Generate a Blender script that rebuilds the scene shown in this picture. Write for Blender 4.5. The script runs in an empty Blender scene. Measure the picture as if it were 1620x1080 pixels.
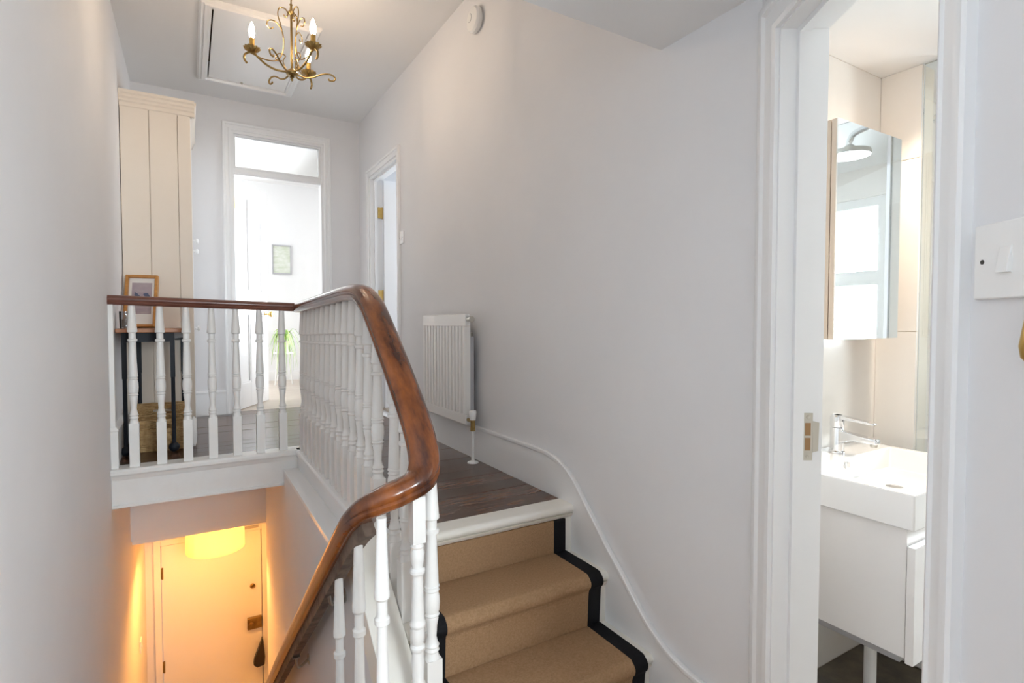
import bpy, bmesh, math, random
from mathutils import Vector, Matrix
random.seed(7)
PI = math.pi
sc = bpy.context.scene
col = sc.collection

# ------------------------------------------------------------------ camera
cam_d = bpy.data.cameras.new('camera'); cam = bpy.data.objects.new('camera', cam_d); col.objects.link(cam)
cam_d.sensor_width = 36.0; cam_d.lens = 36.0 * 856.0 / 1620.0
cam_d.clip_start = 0.02
cam.location = (0, 0, 0)
cam.rotation_euler = (math.radians(90 - 1.87), 0, math.radians(-30.8))
sc.camera = cam
# ------------------------------------------------------------------ view
sc.view_settings.view_transform = 'Standard'; sc.view_settings.look = 'None'
sc.view_settings.gamma = 1.0; sc.view_settings.use_curve_mapping = False
sc.view_settings.exposure = 1.30
# ------------------------------------------------------------------ world: bright overcast sky outside the windows
w = bpy.data.worlds.new('sky'); sc.world = w; w.use_nodes = True
bg = w.node_tree.nodes['Background']; bg.inputs[0].default_value = (0.93, 0.96, 1.0, 1); bg.inputs[1].default_value = 2.0
sc.cycles.max_bounces = 12; sc.cycles.diffuse_bounces = 8; sc.cycles.transparent_max_bounces = 12
sc.cycles.sample_clamp_indirect = 6.0; sc.cycles.caustics_reflective = False; sc.cycles.caustics_refractive = False

def area_light(name, loc, direction, sx, sy, power, color):
    d = bpy.data.lights.new(name, 'AREA'); d.shape = 'RECTANGLE'; d.size = sx; d.size_y = sy
    d.energy = power; d.color = color
    o = bpy.data.objects.new(name, d); col.objects.link(o); o.location = loc
    o.rotation_euler = Vector(direction).to_track_quat('-Z', 'Z').to_euler()
    return o
DAY = (0.86, 0.94, 1.0)
# daylight arriving at each window of the place (set just outside the panes)
area_light('window_half_landing_offscreen', (0.68, -1.80, 0.22), (0, 1, 0), 1.00, 1.20, 62, DAY)
area_light('window_far_room_offscreen', (1.78, 6.2, 0.65), (-1, 0, -0.05), 1.5, 1.8, 62, (0.97, 0.98, 1.0))
area_light('window_bathroom_offscreen', (3.86, -0.05, 0.25), (-1, 0, 0), 0.75, 1.1, 78, DAY)
area_light('window_side_room_offscreen', (3.22, 3.9, 0.5), (-1, 0, 0), 1.2, 1.5, 18, (0.82, 0.90, 1.0))

# ------------------------------------------------------------------ constants (metres, camera at the origin)
XL, XR = -0.345, 1.33        # left and right hall walls
YF = 4.90                    # far wall
ZL, ZC = -0.725, 1.78        # landing floor, main ceiling
ZH, ZS = -1.295, 0.887       # half landing floor, its ceiling
ZG = -3.765                  # entrance hall floor
YS = 1.286                   # edge of low ceiling
YB = 3.30                    # landing edge above the stairwell
XW = 0.545                   # landing edge beside the well
WT = 0.10
XWW = 0.450                  # face of the wall along the descending flight

# ------------------------------------------------------------------ materials
MATS = {}
def mat(name, color, rough=0.5, metal=0.0, var=None, vscale=6.0, bump=0.0, bscale=60.0, coat=0.0, stretch=(1, 1, 1), emit=None, estr=0.0, spec=0.5):
    m = bpy.data.materials.new(name); m.use_nodes = True
    nt = m.node_tree; b = nt.nodes['Principled BSDF']
    b.inputs['Base Color'].default_value = (*color, 1); b.inputs['Roughness'].default_value = rough
    b.inputs['Metallic'].default_value = metal; b.inputs['Coat Weight'].default_value = coat
    b.inputs['Specular IOR Level'].default_value = spec
    if var or bump:
        tc = nt.nodes.new('ShaderNodeTexCoord'); mp = nt.nodes.new('ShaderNodeMapping')
        mp.inputs['Scale'].default_value = stretch
        nt.links.new(tc.outputs['Object'], mp.inputs['Vector'])
    if var:
        n = nt.nodes.new('ShaderNodeTexNoise'); n.inputs['Scale'].default_value = vscale; n.inputs['Detail'].default_value = 6
        n.inputs['Roughness'].default_value = 0.6
        r = nt.nodes.new('ShaderNodeValToRGB')
        r.color_ramp.elements[0].position = 0.35; r.color_ramp.elements[0].color = (*color, 1)
        r.color_ramp.elements[1].position = 0.68; r.color_ramp.elements[1].color = (*var, 1)
        nt.links.new(mp.outputs[0], n.inputs['Vector']); nt.links.new(n.outputs['Fac'], r.inputs['Fac'])
        nt.links.new(r.outputs[0], b.inputs['Base Color'])
    if bump:
        n2 = nt.nodes.new('ShaderNodeTexNoise'); n2.inputs['Scale'].default_value = bscale; n2.inputs['Detail'].default_value = 4
        bp = nt.nodes.new('ShaderNodeBump'); bp.inputs['Strength'].default_value = bump; bp.inputs['Distance'].default_value = 0.004
        nt.links.new(mp.outputs[0], n2.inputs['Vector']); nt.links.new(n2.outputs['Fac'], bp.inputs['Height'])
        nt.links.new(bp.outputs[0], b.inputs['Normal'])
    if emit:
        b.inputs['Emission Color'].default_value = (*emit, 1); b.inputs['Emission Strength'].default_value = estr
    MATS[name] = m
    return m
WALL = mat('wall_paint', (0.765, 0.765, 0.778), 0.75, var=(0.785, 0.785, 0.797), vscale=2.5, bump=0.05, bscale=35)
CEIL = mat('ceiling_paint', (0.80, 0.80, 0.80), 0.85, bump=0.03, bscale=30)
TRIM = mat('white_gloss_paint', (0.84, 0.845, 0.85), 0.28, bump=0.02, bscale=25)
BALM = mat('baluster_paint', (0.81, 0.80, 0.775), 0.35, var=(0.84, 0.835, 0.82), vscale=9, bump=0.04, bscale=40)
OLDW = mat('worn_cream_paint', (0.80, 0.775, 0.70), 0.38, var=(0.84, 0.82, 0.77), vscale=8, bump=0.06, bscale=30)
CREAM = mat('cream_paint', (0.78, 0.70, 0.60), 0.5, var=(0.80, 0.725, 0.63), vscale=3)
RAILW = mat('polished_mahogany', (0.050, 0.014, 0.008), 0.24, var=(0.27, 0.080, 0.019), vscale=7, coat=0.35, stretch=(3.0, 0.9, 1.0))
RAILD = mat('dark_mahogany', (0.10, 0.035, 0.025), 0.28, var=(0.20, 0.075, 0.05), vscale=12, coat=0.3, stretch=(0.6, 3, 3))
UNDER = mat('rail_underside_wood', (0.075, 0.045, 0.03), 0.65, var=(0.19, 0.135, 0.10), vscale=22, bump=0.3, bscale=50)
FLOORW = [mat('stained_floorboard_%s' % t, c, 0.27, var=v, vscale=6, bump=0.10, bscale=22, coat=0.0, spec=0.6, stretch=(1.3, 7, 1))
          for t, c, v in (('a', (0.050, 0.022, 0.013), (0.150, 0.075, 0.042)), ('b', (0.065, 0.031, 0.019), (0.190, 0.098, 0.058)), ('c', (0.036, 0.017, 0.010), (0.120, 0.060, 0.034)))]
GAP = mat('rough_timber', (0.20, 0.13, 0.075), 0.9)
CARPET = mat('beige_carpet', (0.37, 0.225, 0.12), 0.95, var=(0.46, 0.29, 0.165), vscale=140, bump=0.9, bscale=420, spec=0.1)
BORDER = mat('black_carpet_tape', (0.010, 0.010, 0.012), 0.8, bump=0.25, bscale=260, spec=0.2)
BRASS = mat('brass', (0.62, 0.40, 0.12), 0.3, metal=1.0, var=(0.72, 0.50, 0.18), vscale=20)
OLDBRASS = mat('antique_brass', (0.30, 0.20, 0.075), 0.34, metal=1.0, var=(0.42, 0.29, 0.11), vscale=25)
CHROME = mat('chrome', (0.82, 0.83, 0.85), 0.06, metal=1.0)
STEEL = mat('brushed_steel', (0.55, 0.53, 0.48), 0.32, metal=1.0)
BLACK = mat('black_metal', (0.008, 0.011, 0.018), 0.5, spec=0.3)
SILV = mat('grey_strip', (0.45, 0.45, 0.47), 0.45)
TABLEW = mat('orange_brown_wood', (0.36, 0.135, 0.05), 0.35, var=(0.48, 0.21, 0.085), vscale=9, stretch=(1, 6, 1), coat=0.2)
FRAMEW = mat('golden_oak', (0.45, 0.20, 0.045), 0.4, var=(0.56, 0.27, 0.075), vscale=14, stretch=(1, 1, 4))
WICKER = mat('seagrass', (0.36, 0.22, 0.09), 0.8, var=(0.58, 0.40, 0.20), vscale=45, bump=0.6, bscale=160)
PAPER = mat('white_card', (0.86, 0.84, 0.80), 0.8)
PRINT = mat('mauve_photo_print', (0.34, 0.28, 0.32), 0.35, var=(0.50, 0.43, 0.44), vscale=5, stretch=(1, 1, 2.5))
INK = mat('blue_grey_print', (0.10, 0.12, 0.20), 0.5)
PLASTIC = mat('white_plastic', (0.84, 0.84, 0.83), 0.3)
DARKP = mat('dark_plastic', (0.05, 0.045, 0.04), 0.5)
RADW = mat('radiator_enamel', (0.83, 0.815, 0.79), 0.3)
TILE = mat('cream_wall_tile', (0.80, 0.755, 0.70), 0.16, var=(0.82, 0.78, 0.735), vscale=2.0)
GROUT = mat('grout', (0.66, 0.58, 0.47), 0.9)
SLATE = mat('slate_floor', (0.040, 0.033, 0.022), 0.35, var=(0.13, 0.10, 0.065), vscale=9, bump=0.2, bscale=30)
CERAM = mat('white_ceramic', (0.88, 0.87, 0.86), 0.08, coat=0.5)
VANITY = mat('white_lacquer', (0.84, 0.82, 0.81), 0.2)
MIRROR = mat('mirror', (0.90, 0.92, 0.93), 0.015, metal=1.0)
MDF = mat('beige_edge', (0.66, 0.55, 0.45), 0.5)
PALEF = mat('pale_floorboard', (0.55, 0.46, 0.38), 0.35, var=(0.66, 0.58, 0.50), vscale=6, stretch=(1, 7, 1))
LEAF = mat('spider_plant_leaf', (0.20, 0.42, 0.06), 0.45, var=(0.50, 0.62, 0.22), vscale=14)
POT = mat('pale_pot', (0.72, 0.68, 0.62), 0.6)
SOIL = mat('soil', (0.05, 0.03, 0.02), 0.95)
LANDS = mat('landscape_print', (0.58, 0.64, 0.50), 0.6, var=(0.82, 0.84, 0.80), vscale=7, stretch=(1, 1, 3))
LEATH = mat('black_leather', (0.02, 0.015, 0.012), 0.35)
WAX = mat('brown_wax', (0.34, 0.19, 0.08), 0.5)
BULB = mat('lit_bulb', (1, 0.8, 0.5), 0.3, emit=(1.0, 0.77, 0.55), estr=80.0)
LAMPB = mat('lit_lamp_bulb', (1, 0.8, 0.5), 0.3, emit=(1.0, 0.62, 0.25), estr=20.0)
SHADE = bpy.data.materials.new('cream_lampshade_cloth'); SHADE.use_nodes = True
_n = SHADE.node_tree; _n.nodes.clear(); _o = _n.nodes.new('ShaderNodeOutputMaterial'); _d = _n.nodes.new('ShaderNodeBsdfDiffuse'); _t = _n.nodes.new('ShaderNodeBsdfTranslucent'); _m = _n.nodes.new('ShaderNodeMixShader')
_d.inputs[0].default_value = (0.90, 0.84, 0.66, 1); _t.inputs[0].default_value = (0.90, 0.84, 0.66, 1); _m.inputs[0].default_value = 0.35
_n.links.new(_d.outputs[0], _m.inputs[1]); _n.links.new(_t.outputs[0], _m.inputs[2]); _n.links.new(_m.outputs[0], _o.inputs[0])
SPOT = mat('lit_downlight', (1, 1, 1), 0.3, emit=(1.0, 0.93, 0.82), estr=14.0)
CLOTH = mat('white_cloth', (0.82, 0.81, 0.79), 0.85, bump=0.3, bscale=60)

def thin_glass(name, tint, gloss, rough=0.0):
    m = bpy.data.materials.new(name); m.use_nodes = True; nt = m.node_tree; nt.nodes.clear()
    o = nt.nodes.new('ShaderNodeOutputMaterial'); t = nt.nodes.new('ShaderNodeBsdfTransparent'); g = nt.nodes.new('ShaderNodeBsdfGlossy')
    f = nt.nodes.new('ShaderNodeFresnel'); a = nt.nodes.new('ShaderNodeMath'); a.operation = 'ADD'; a.use_clamp = True
    mx = nt.nodes.new('ShaderNodeMixShader')
    t.inputs[0].default_value = (*tint, 1); g.inputs['Roughness'].default_value = rough; f.inputs[0].default_value = 1.45
    a.inputs[1].default_value = gloss
    nt.links.new(f.outputs[0], a.inputs[0]); nt.links.new(a.outputs[0], mx.inputs[0])
    nt.links.new(t.outputs[0], mx.inputs[1]); nt.links.new(g.outputs[0], mx.inputs[2]); nt.links.new(mx.outputs[0], o.inputs[0])
    return m
GLASS = thin_glass('clear_pane', (0.97, 0.98, 0.98), 0.0)
SHGLASS = thin_glass('shower_glass', (0.96, 0.98, 0.98), 0.14)
JAR = thin_glass('jar_glass', (0.86, 0.88, 0.90), 0.06)

# ------------------------------------------------------------------ geometry helpers
class MB:
    def __init__(self, M=None):
        self.v = []; self.f = []; self.mi = []; self.M = M
    def add(self, vs, fs, m=0):
        o = len(self.v)
        if self.M is not None: vs = [self.M @ Vector(p) for p in vs]
        self.v += [tuple(p) for p in vs]; self.f += [tuple(i + o for i in f) for f in fs]; self.mi += [m] * len(fs)
        return self
    def box(self, a, b, m=0):
        x0, y0, z0 = [min(p, q) for p, q in zip(a, b)]; x1, y1, z1 = [max(p, q) for p, q in zip(a, b)]
        return self.add([(x0, y0, z0), (x1, y0, z0), (x1, y1, z0), (x0, y1, z0), (x0, y0, z1), (x1, y0, z1), (x1, y1, z1), (x0, y1, z1)],
                        [(0, 3, 2, 1), (4, 5, 6, 7), (0, 1, 5, 4), (1, 2, 6, 5), (2, 3, 7, 6), (3, 0, 4, 7)], m)
    def prism(self, pts, axis, a, b, m=0):
        """polygon pts in the plane normal to axis ('x': (y,z), 'y': (x,z), 'z': (x,y)) extruded from a to b"""
        def P(p, t): return {'x': (t, p[0], p[1]), 'y': (p[0], t, p[1]), 'z': (p[0], p[1], t)}[axis]
        n = len(pts)
        return self.add([P(p, a) for p in pts] + [P(p, b) for p in pts],
                        [tuple(range(n)), tuple(range(2 * n - 1, n - 1, -1))] + [(i, i + n, (i + 1) % n + n, (i + 1) % n) for i in range(n)], m)
    def lathe(self, prof, c=(0, 0, 0), seg=20, axis='z', m=0):
        vs, fs = [], []
        for r, h in prof:
            for k in range(seg):
                t = 2 * PI * k / seg; a, b = r * math.cos(t), r * math.sin(t)
                p = {'z': (a, b, h), 'y': (a, h, b), 'x': (h, a, b)}[axis]
                vs.append((c[0] + p[0], c[1] + p[1], c[2] + p[2]))
        for i in range(len(prof) - 1):
            for k in range(seg):
                k2 = (k + 1) % seg
                fs.append((i * seg + k, i * seg + k2, (i + 1) * seg + k2, (i + 1) * seg + k))
        fs.append(tuple(range(seg - 1, -1, -1))); fs.append(tuple((len(prof) - 1) * seg + k for k in range(seg)))
        return self.add(vs, fs, m)
    def tube(self, pts, r, seg=8, closed=False, m=0, taper=None):
        prof = [(r * math.cos(2 * PI * k / seg), r * math.sin(2 * PI * k / seg)) for k in range(seg)]
        return self.sweep(pts, prof, closed, m, taper, rmf=True)
    def sweep(self, pts, prof, closed=False, m=0, taper=None, rmf=False):
        P = [Vector(p) for p in pts]; n = len(P); k = len(prof); vs, fs = [], []
        prev = None
        for i in range(n):
            if closed: T = P[(i + 1) % n] - P[i - 1]
            else: T = P[min(i + 1, n - 1)] - P[max(i - 1, 0)]
            T.normalize()
            if rmf:
                if prev is None:
                    up = Vector((0, 0, 1)) if abs(T.z) < 0.9 else Vector((1, 0, 0))
                    side = T.cross(up).normalized()
                else: side = (prev - T * prev.dot(T)).normalized()
                prev = side
            else: side = T.cross(Vector((0, 0, 1))).normalized()
            up = side.cross(T)
            s = taper[i] if taper else 1.0
            vs += [tuple(P[i] + side * a * s + up * b * s) for a, b in prof]
        R = n if closed else n - 1
        for i in range(R):
            j = (i + 1) % n
            for q in range(k):
                q2 = (q + 1) % k
                fs.append((i * k + q, i * k + q2, j * k + q2, j * k + q))
        if not closed: fs += [tuple(range(k - 1, -1, -1)), tuple((n - 1) * k + q for q in range(k))]
        return self.add(vs, fs, m)
    def mesh(self, name, mats, off=(0, 0, 0), smooth=35):
        me = bpy.data.meshes.new(name)
        me.from_pydata([(x - off[0], y - off[1], z - off[2]) for x, y, z in self.v], [], self.f)
        mats = mats if isinstance(mats, (list, tuple)) else [mats]
        for q in mats: me.materials.append(q)
        if len(mats) > 1:
            for p, i in zip(me.polygons, self.mi): p.material_index = i
        bm = bmesh.new(); bm.from_mesh(me); bmesh.ops.recalc_face_normals(bm, faces=bm.faces); bm.to_mesh(me); bm.free()
        if smooth:
            for p in me.polygons: p.use_smooth = True
            me.set_sharp_from_angle(angle=math.radians(smooth))
        return me
    def base(self):
        xs, ys, zs = zip(*self.v)
        return ((min(xs) + max(xs)) / 2, (min(ys) + max(ys)) / 2, min(zs))

WLOC = {}
def wl(o): return WLOC.get(o.name, Vector((0, 0, 0)))
def build(name, mb, mats, parent=None, bevel=0, smooth=35, label=None, cat=None, group=None, kind=None):
    """one mesh object from world-space geometry"""
    off = Vector(mb.base())
    o = bpy.data.objects.new(name, mb.mesh(name, mats, off, smooth)); col.objects.link(o)
    WLOC[o.name] = off
    if parent is not None:
        o.parent = parent; o.location = off - wl(parent)
    else: o.location = off
    if bevel:
        b = o.modifiers.new('bevel', 'BEVEL'); b.width = bevel; b.segments = 2; b.limit_method = 'ANGLE'; b.angle_limit = math.radians(40)
    tag(o, label, cat, group, kind)
    return o
def tag(o, label=None, cat=None, group=None, kind=None):
    if label: o['label'] = label
    if cat: o['category'] = cat
    if group: o['group'] = group
    if kind: o['kind'] = kind
    return o
def thing(name, loc, label, cat, group=None, kind=None):
    o = bpy.data.objects.new(name, None); col.objects.link(o); o.location = loc; o.empty_display_size = 0.05
    WLOC[o.name] = Vector(loc)
    return tag(o, label, cat, group, kind)
def struct(name, mb, mats, label, parent=None, bevel=0):
    return build(name, mb, mats, parent, bevel, label=label, cat=None if parent else name.split('_')[0], kind='structure' if parent is None else None)
def copy_thing(src, loc, label=None, group=None):
    c = src.copy(); col.objects.link(c); c.location = loc; WLOC[c.name] = Vector(loc)
    if label: c['label'] = label
    if group: c['group'] = group
    for ch in list(src.children):
        d = ch.copy(); col.objects.link(d); d.parent = c
    return c
def spline(pts, n=8, closed=False):
    P = [Vector(p) for p in pts]; out = []; N = len(P)
    R = N if closed else N - 1
    for i in range(R):
        p0 = P[i - 1] if (i > 0 or closed) else P[0] * 2 - P[1]
        p1 = P[i]; p2 = P[(i + 1) % N]
        p3 = P[(i + 2) % N] if (i + 2 < N or closed) else P[-1] * 2 - P[-2]
        for k in range(n):
            t = k / n
            out.append(0.5 * ((2 * p1) + (p2 - p0) * t + (2 * p0 - 5 * p1 + 4 * p2 - p3) * t * t + (3 * p1 - p0 - 3 * p2 + p3) * t ** 3))
    if not closed: out.append(P[-1])
    return out

# =================================================================== SETTING
# angled wall with the bathroom door: from the corner towards the camera
C0 = Vector((XR, 0.924, 0)); AZ = math.radians(32.7)
D = Vector((-math.sin(AZ), -math.cos(AZ), 0)); N = Vector((math.cos(AZ), -math.sin(AZ), 0))   # along wall / into bathroom
ANG = Matrix(((D.x, N.x, 0, C0.x), (D.y, N.y, 0, C0.y), (0, 0, 1, 0), (0, 0, 0, 1)))         # local (t, s, z)
TE = 1.20                                     # angled wall length
E0 = C0 + D * TE                              # its near end
YBK = -1.60                                   # wall behind the half landing

# --- left wall (runs the full height of the stairwell)
struct('wall_left', MB().box((XL - WT, YBK - WT, ZG - 0.1), (XL, 5.4, ZC + 0.1)), WALL, 'tall pale lilac-white plaster wall along the stairwell')
# --- right wall with doorway to the side room
DR0, DR1, DRT = 3.87, 4.58, 1.235
m = MB(); m.box((XR, 0.924, ZH - 0.3), (XR + WT, DR0, ZC + 0.1)); m.box((XR, DR1, ZL - 0.2), (XR + WT, YF, ZC + 0.1)); m.box((XR, DR0, DRT), (XR + WT, DR1, ZC + 0.1)); m.box((XR, DR0, ZL - 0.2), (XR + WT, DR1, ZL - 0.02))
struct('wall_right', m, WALL, 'pale plaster wall above the stairs with the radiator on it')
# --- far wall with doorway and transom
FD0, FD1, FDT = 0.305, 1.02, 1.545
m = MB(); m.box((XL, YF, ZL - 0.2), (FD0, YF + WT, ZC + 0.1)); m.box((FD1, YF, ZL - 0.2), (XR + WT, YF + WT, ZC + 0.1)); m.box((FD0, YF, FDT), (FD1, YF + WT, ZC + 0.1)); m.box((FD0, YF, ZL - 0.2), (FD1, YF + WT, ZL - 0.02))
struct('wall_far', m, WALL, 'mauve-grey plaster wall around the bright glazed doorway')
# --- angled wall with the bathroom doorway
T0, T1, BDT = 0.105, 0.652, 0.735
m = MB(ANG); m.box((0, 0, ZH - 0.3), (T0, 0.115, ZS + 0.2)); m.box((T1, 0, ZH - 0.3), (TE, 0.115, ZS + 0.2)); m.box((T0, 0, BDT), (T1, 0.115, ZS + 0.2))
struct('wall_angled', m, WALL, 'grey-white angled wall holding the bathroom doorway and light switch')
XE, YE = 1.70, -0.60
m = MB(); m.box((E0.x, YE, ZH - 0.3), (E0.x + WT, E0.y + 0.03, ZS + 0.2)); m.box((E0.x + WT, YE, ZH - 0.3), (XE, YE + 0.06, ZS + 0.2)); m.box((XE, YBK - WT, ZH - 0.3), (XE + WT, YE + 0.06, ZS + 0.2))
struct('wall_side', m, WALL, 'plaster wall turning the corner beside the half landing')
# --- wall behind the half landing, with window
WX0, WX1, WZ0, WZ1 = 0.20, 1.16, -0.35, 0.80
m = MB(); y0, y1 = YBK - WT, YBK
m.box((XL, y0, ZG - 0.1), (WX0, y1, ZS + 0.2)); m.box((WX1, y0, ZH - 0.3), (XE, y1, ZS + 0.2)); m.box((WX0, y0, ZH - 0.3), (WX1, y1, WZ0)); m.box((WX0, y0, WZ1), (WX1, y1, ZS + 0.2))
struct('wall_behind', m, WALL, 'plaster wall with the half landing window')
def window(name, label, a, b, axis, at, th=0.06, mid=None):
    """casement: axis 'y' -> pane in xz plane, 'x' -> pane in yz plane; a=(h0,z0) b=(h1,z1)"""
    def bx(h0, z0, h1, z1, d0, d1):
        return ((h0, d0, z0), (h1, d1, z1)) if axis == 'y' else ((d0, h0, z0), (d1, h1, z1))
    f = 0.055; m = MB()
    m.box(*bx(a[0], a[1], a[0] + f, b[1], at - th / 2, at + th / 2)); m.box(*bx(b[0] - f, a[1], b[0], b[1], at - th / 2, at + th / 2))
    m.box(*bx(a[0] + f, a[1], b[0] - f, a[1] + f, at - th / 2, at + th / 2)); m.box(*bx(a[0] + f, b[1] - f, b[0] - f, b[1], at - th / 2, at + th / 2))
    if mid: m.box(*bx(a[0] + f, mid - 0.045, b[0] - f, mid + 0.045, at - th / 2, at + th / 2))
    o = struct(name, m, PLASTIC, label); o['category'] = 'window'
    spans = [(a[1] + f, b[1] - f)] if not mid else [(a[1] + f, mid - 0.045), (mid + 0.045, b[1] - f)]
    for z0, z1 in spans: build('pane', MB().box(*bx(a[0] + f, z0, b[0] - f, z1, at - 0.004, at + 0.004)), GLASS, o)
    return o
window('window_1', 'white framed window over the half landing', (WX0, WZ0), (WX1, WZ1), 'y', YBK - 0.05)
# --- ceilings
QX0, QX1, QY0, QY1 = 0.075 + 0.062, 0.72 - 0.062, 3.44 + 0.062, 4.56 - 0.062     # loft hatch opening
m = MB(); m.box((XL, YS, ZC), (XR, QY0, ZC + 0.1)); m.box((XL, QY1, ZC), (XR, YF, ZC + 0.1)); m.box((XL, QY0, ZC), (QX0, QY1, ZC + 0.1)); m.box((QX1, QY0, ZC), (XR, QY1, ZC + 0.1))
struct('ceiling', m, CEIL, 'white landing ceiling with the loft hatch and chandelier')
m = MB(); x0, x1, y0, y1, z0, z1 = QX0 - 0.03, QX1 + 0.03, QY0 - 0.03, QY1 + 0.03, ZC + 0.1, ZC + 0.5
m.box((x0 - 0.02, y0, z0), (x0, y1, z1)); m.box((x1, y0, z0), (x1 + 0.02, y1, z1)); m.box((x0 - 0.02, y0 - 0.02, z0), (x1 + 0.02, y0, z1)); m.box((x0 - 0.02, y1, z0), (x1 + 0.02, y1 + 0.02, z1)); m.box((x0 - 0.02, y0 - 0.02, z1), (x1 + 0.02, y1 + 0.02, z1 + 0.02))
struct('wall_loft', m, GAP, 'timber lining of the loft above the hatch')
m = MB(); m.prism([(XL, YBK), (XE, YBK), (XE, YE), (E0.x, YE), (E0.x, E0.y), (C0.x, C0.y), (XR, YS), (XL, YS)], 'z', ZS, ZS + 0.12); m.box((XL, YS - 0.1, ZS + 0.12), (XR, YS, ZC + 0.1))
struct('ceiling_low', m, CEIL, 'lower ceiling with a straight edge over the half landing')

# --- landing floor: joists under separate boards
m = MB(); m.box((XL, YB + 0.035, ZL - 0.11), (XR, YF + 0.1, ZL - 0.022)); m.box((XW + 0.025, 1.76, ZL - 0.11), (XR, YB + 0.035, ZL - 0.022))
fl = struct('floor', m, GAP, 'landing floor of dark stained boards')
y = 1.812; i = 0; bw = 0.118
while y < YF + 0.1:
    y2 = min(y + bw, YF + 0.1)
    x0 = XL + 0.004 if y >= YB - 0.03 else XW + 0.03
    if y < YB - 0.03 and y2 > YB - 0.03: y2 = YB - 0.03
    if y2 - y > 0.02:
        mm = MB().box((x0, y + 0.0012, ZL - 0.022), (XR - 0.022 if y2 < YF else FD1, y2 - 0.0012, ZL + random.uniform(-0.0006, 0.0006)))
        if y2 > YF: mm = MB().box((FD0, y + 0.0012, ZL - 0.022), (FD1, y2 - 0.0012, ZL))
        build('plank', mm, FLOORW[(i * 7 + i // 3) % 3], fl)
    y = y2; i += 1

# --- half landing floor
m = MB(); m.prism([(XL, YBK), (XE, YBK), (XE, YE), (E0.x, YE), (E0.x, E0.y), (C0.x + 0.08, C0.y - 0.05), (XR, 0.94), (XR, 1.29), (XWW, 1.29), (XWW, 1.08), (XL, 1.08)], 'z', ZH - 0.12, ZH)
struct('floor_half_landing', m, CARPET, 'beige carpeted half landing floor')

# --- stairwell edge: fascia under the rear balusters
m = MB(); m.box((XL, YB, ZL - 0.195), (XW, YB + 0.03, ZL - 0.03)); m.box((XL, YB - 0.008, ZL - 0.195), (XW, YB, ZL - 0.180))
m.prism([(YB - 0.034, ZL - 0.004), (YB - 0.027, ZL + 0.004), (YB + 0.08, ZL + 0.004), (YB + 0.08, ZL - 0.03), (YB - 0.027, ZL - 0.03), (YB - 0.034, ZL - 0.022)], 'x', XL, XW + 0.03)
m.prism([(YB - 0.018, ZL - 0.03), (YB + 0.01, ZL - 0.03), (YB + 0.01, ZL - 0.055), (YB - 0.006, ZL - 0.055)], 'x', XL, XW)
struct('trim_1', m, BALM, 'off-white nosing and fascia board at the landing edge over the stairwell', bevel=0.002)
# fascia beside the well, ledge on the well wall

m = MB(); m.prism([(XW - 0.035, ZL - 0.004), (XW - 0.028, ZL + 0.004), (XW + 0.045, ZL + 0.004), (XW + 0.045, ZL - 0.03), (XW - 0.028, ZL - 0.03), (XW - 0.035, ZL - 0.022)], 'y', 1.813, YB + 0.03)
m.box((XW - 0.018, 1.813, ZL - 0.11), (XW + 0.02, YB, ZL - 0.03)); m.box((XWW - 0.004, 1.78, ZL - 0.125), (XW + 0.02, YB, ZL - 0.105))
struct('trim_2', m, TRIM, 'white fascia and ledge along the side of the stairwell', bevel=0.002)
# well wall and spandrel under the upper steps
nz = lambda y: -0.725 + (y - 1.718) * 0.868          # nosing line of the upper steps
m = MB(); m.prism([(1.385, ZG), (4.20, ZG), (4.20, ZL - 0.125), (1.80, ZL - 0.125), (1.385, nz(1.385) - 0.146)], 'x', XWW, XW - 0.01); m.prism([(1.29, ZG), (1.385, ZG), (1.385, ZH), (1.29, ZH)], 'x', XWW, XW - 0.01)
struct('wall_well', m, WALL, 'plaster wall along the descending flight, lit orange from below')
# soffit over the descending flight, bulkhead, entrance hall
struct('ceiling_well', MB().box((XL, YB + 0.03, ZL - 0.20), (XWW, 4.20, ZL - 0.111)), CEIL, 'underside of the landing over the descending stairs')
m = MB(); m.box((XL, 4.20, -1.40), (XWW, 4.28, ZL - 0.111)); m.box((XWW, 4.20, -1.40), (1.35, 4.28, ZL - 0.111))
struct('wall_bulkhead', m, WALL, 'plaster bulkhead hanging between the landing and the entrance hall')
struct('ceiling_entrance', MB().box((XL, 4.28, -1.45), (1.35, 5.4, -1.36)), CEIL, 'entrance hall ceiling')
m = MB(); m.box((XL, 5.30, ZG), (-0.265, 5.40, -1.36)); m.box((0.525, 5.30, ZG), (1.35, 5.40, -1.36)); m.box((-0.265, 5.30, -1.80), (0.525, 5.40, -1.36))
struct('wall_entrance', m, WALL, 'entrance hall wall around the front door')
struct('wall_entrance_side', MB().box((1.25, 4.0, ZG), (1.35, 5.3, -1.36)), WALL, 'side wall of the entrance hall')
struct('wall_entrance_return', MB().box((XW - 0.01, 4.12, ZG), (1.25, 4.20, -1.36)), WALL, 'return wall of the entrance hall')
struct('floor_entrance', MB().box((XL, 1.2, ZG - 0.1), (1.35, 5.4, ZG)), PALEF, 'entrance hall floor below the stairs')

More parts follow.
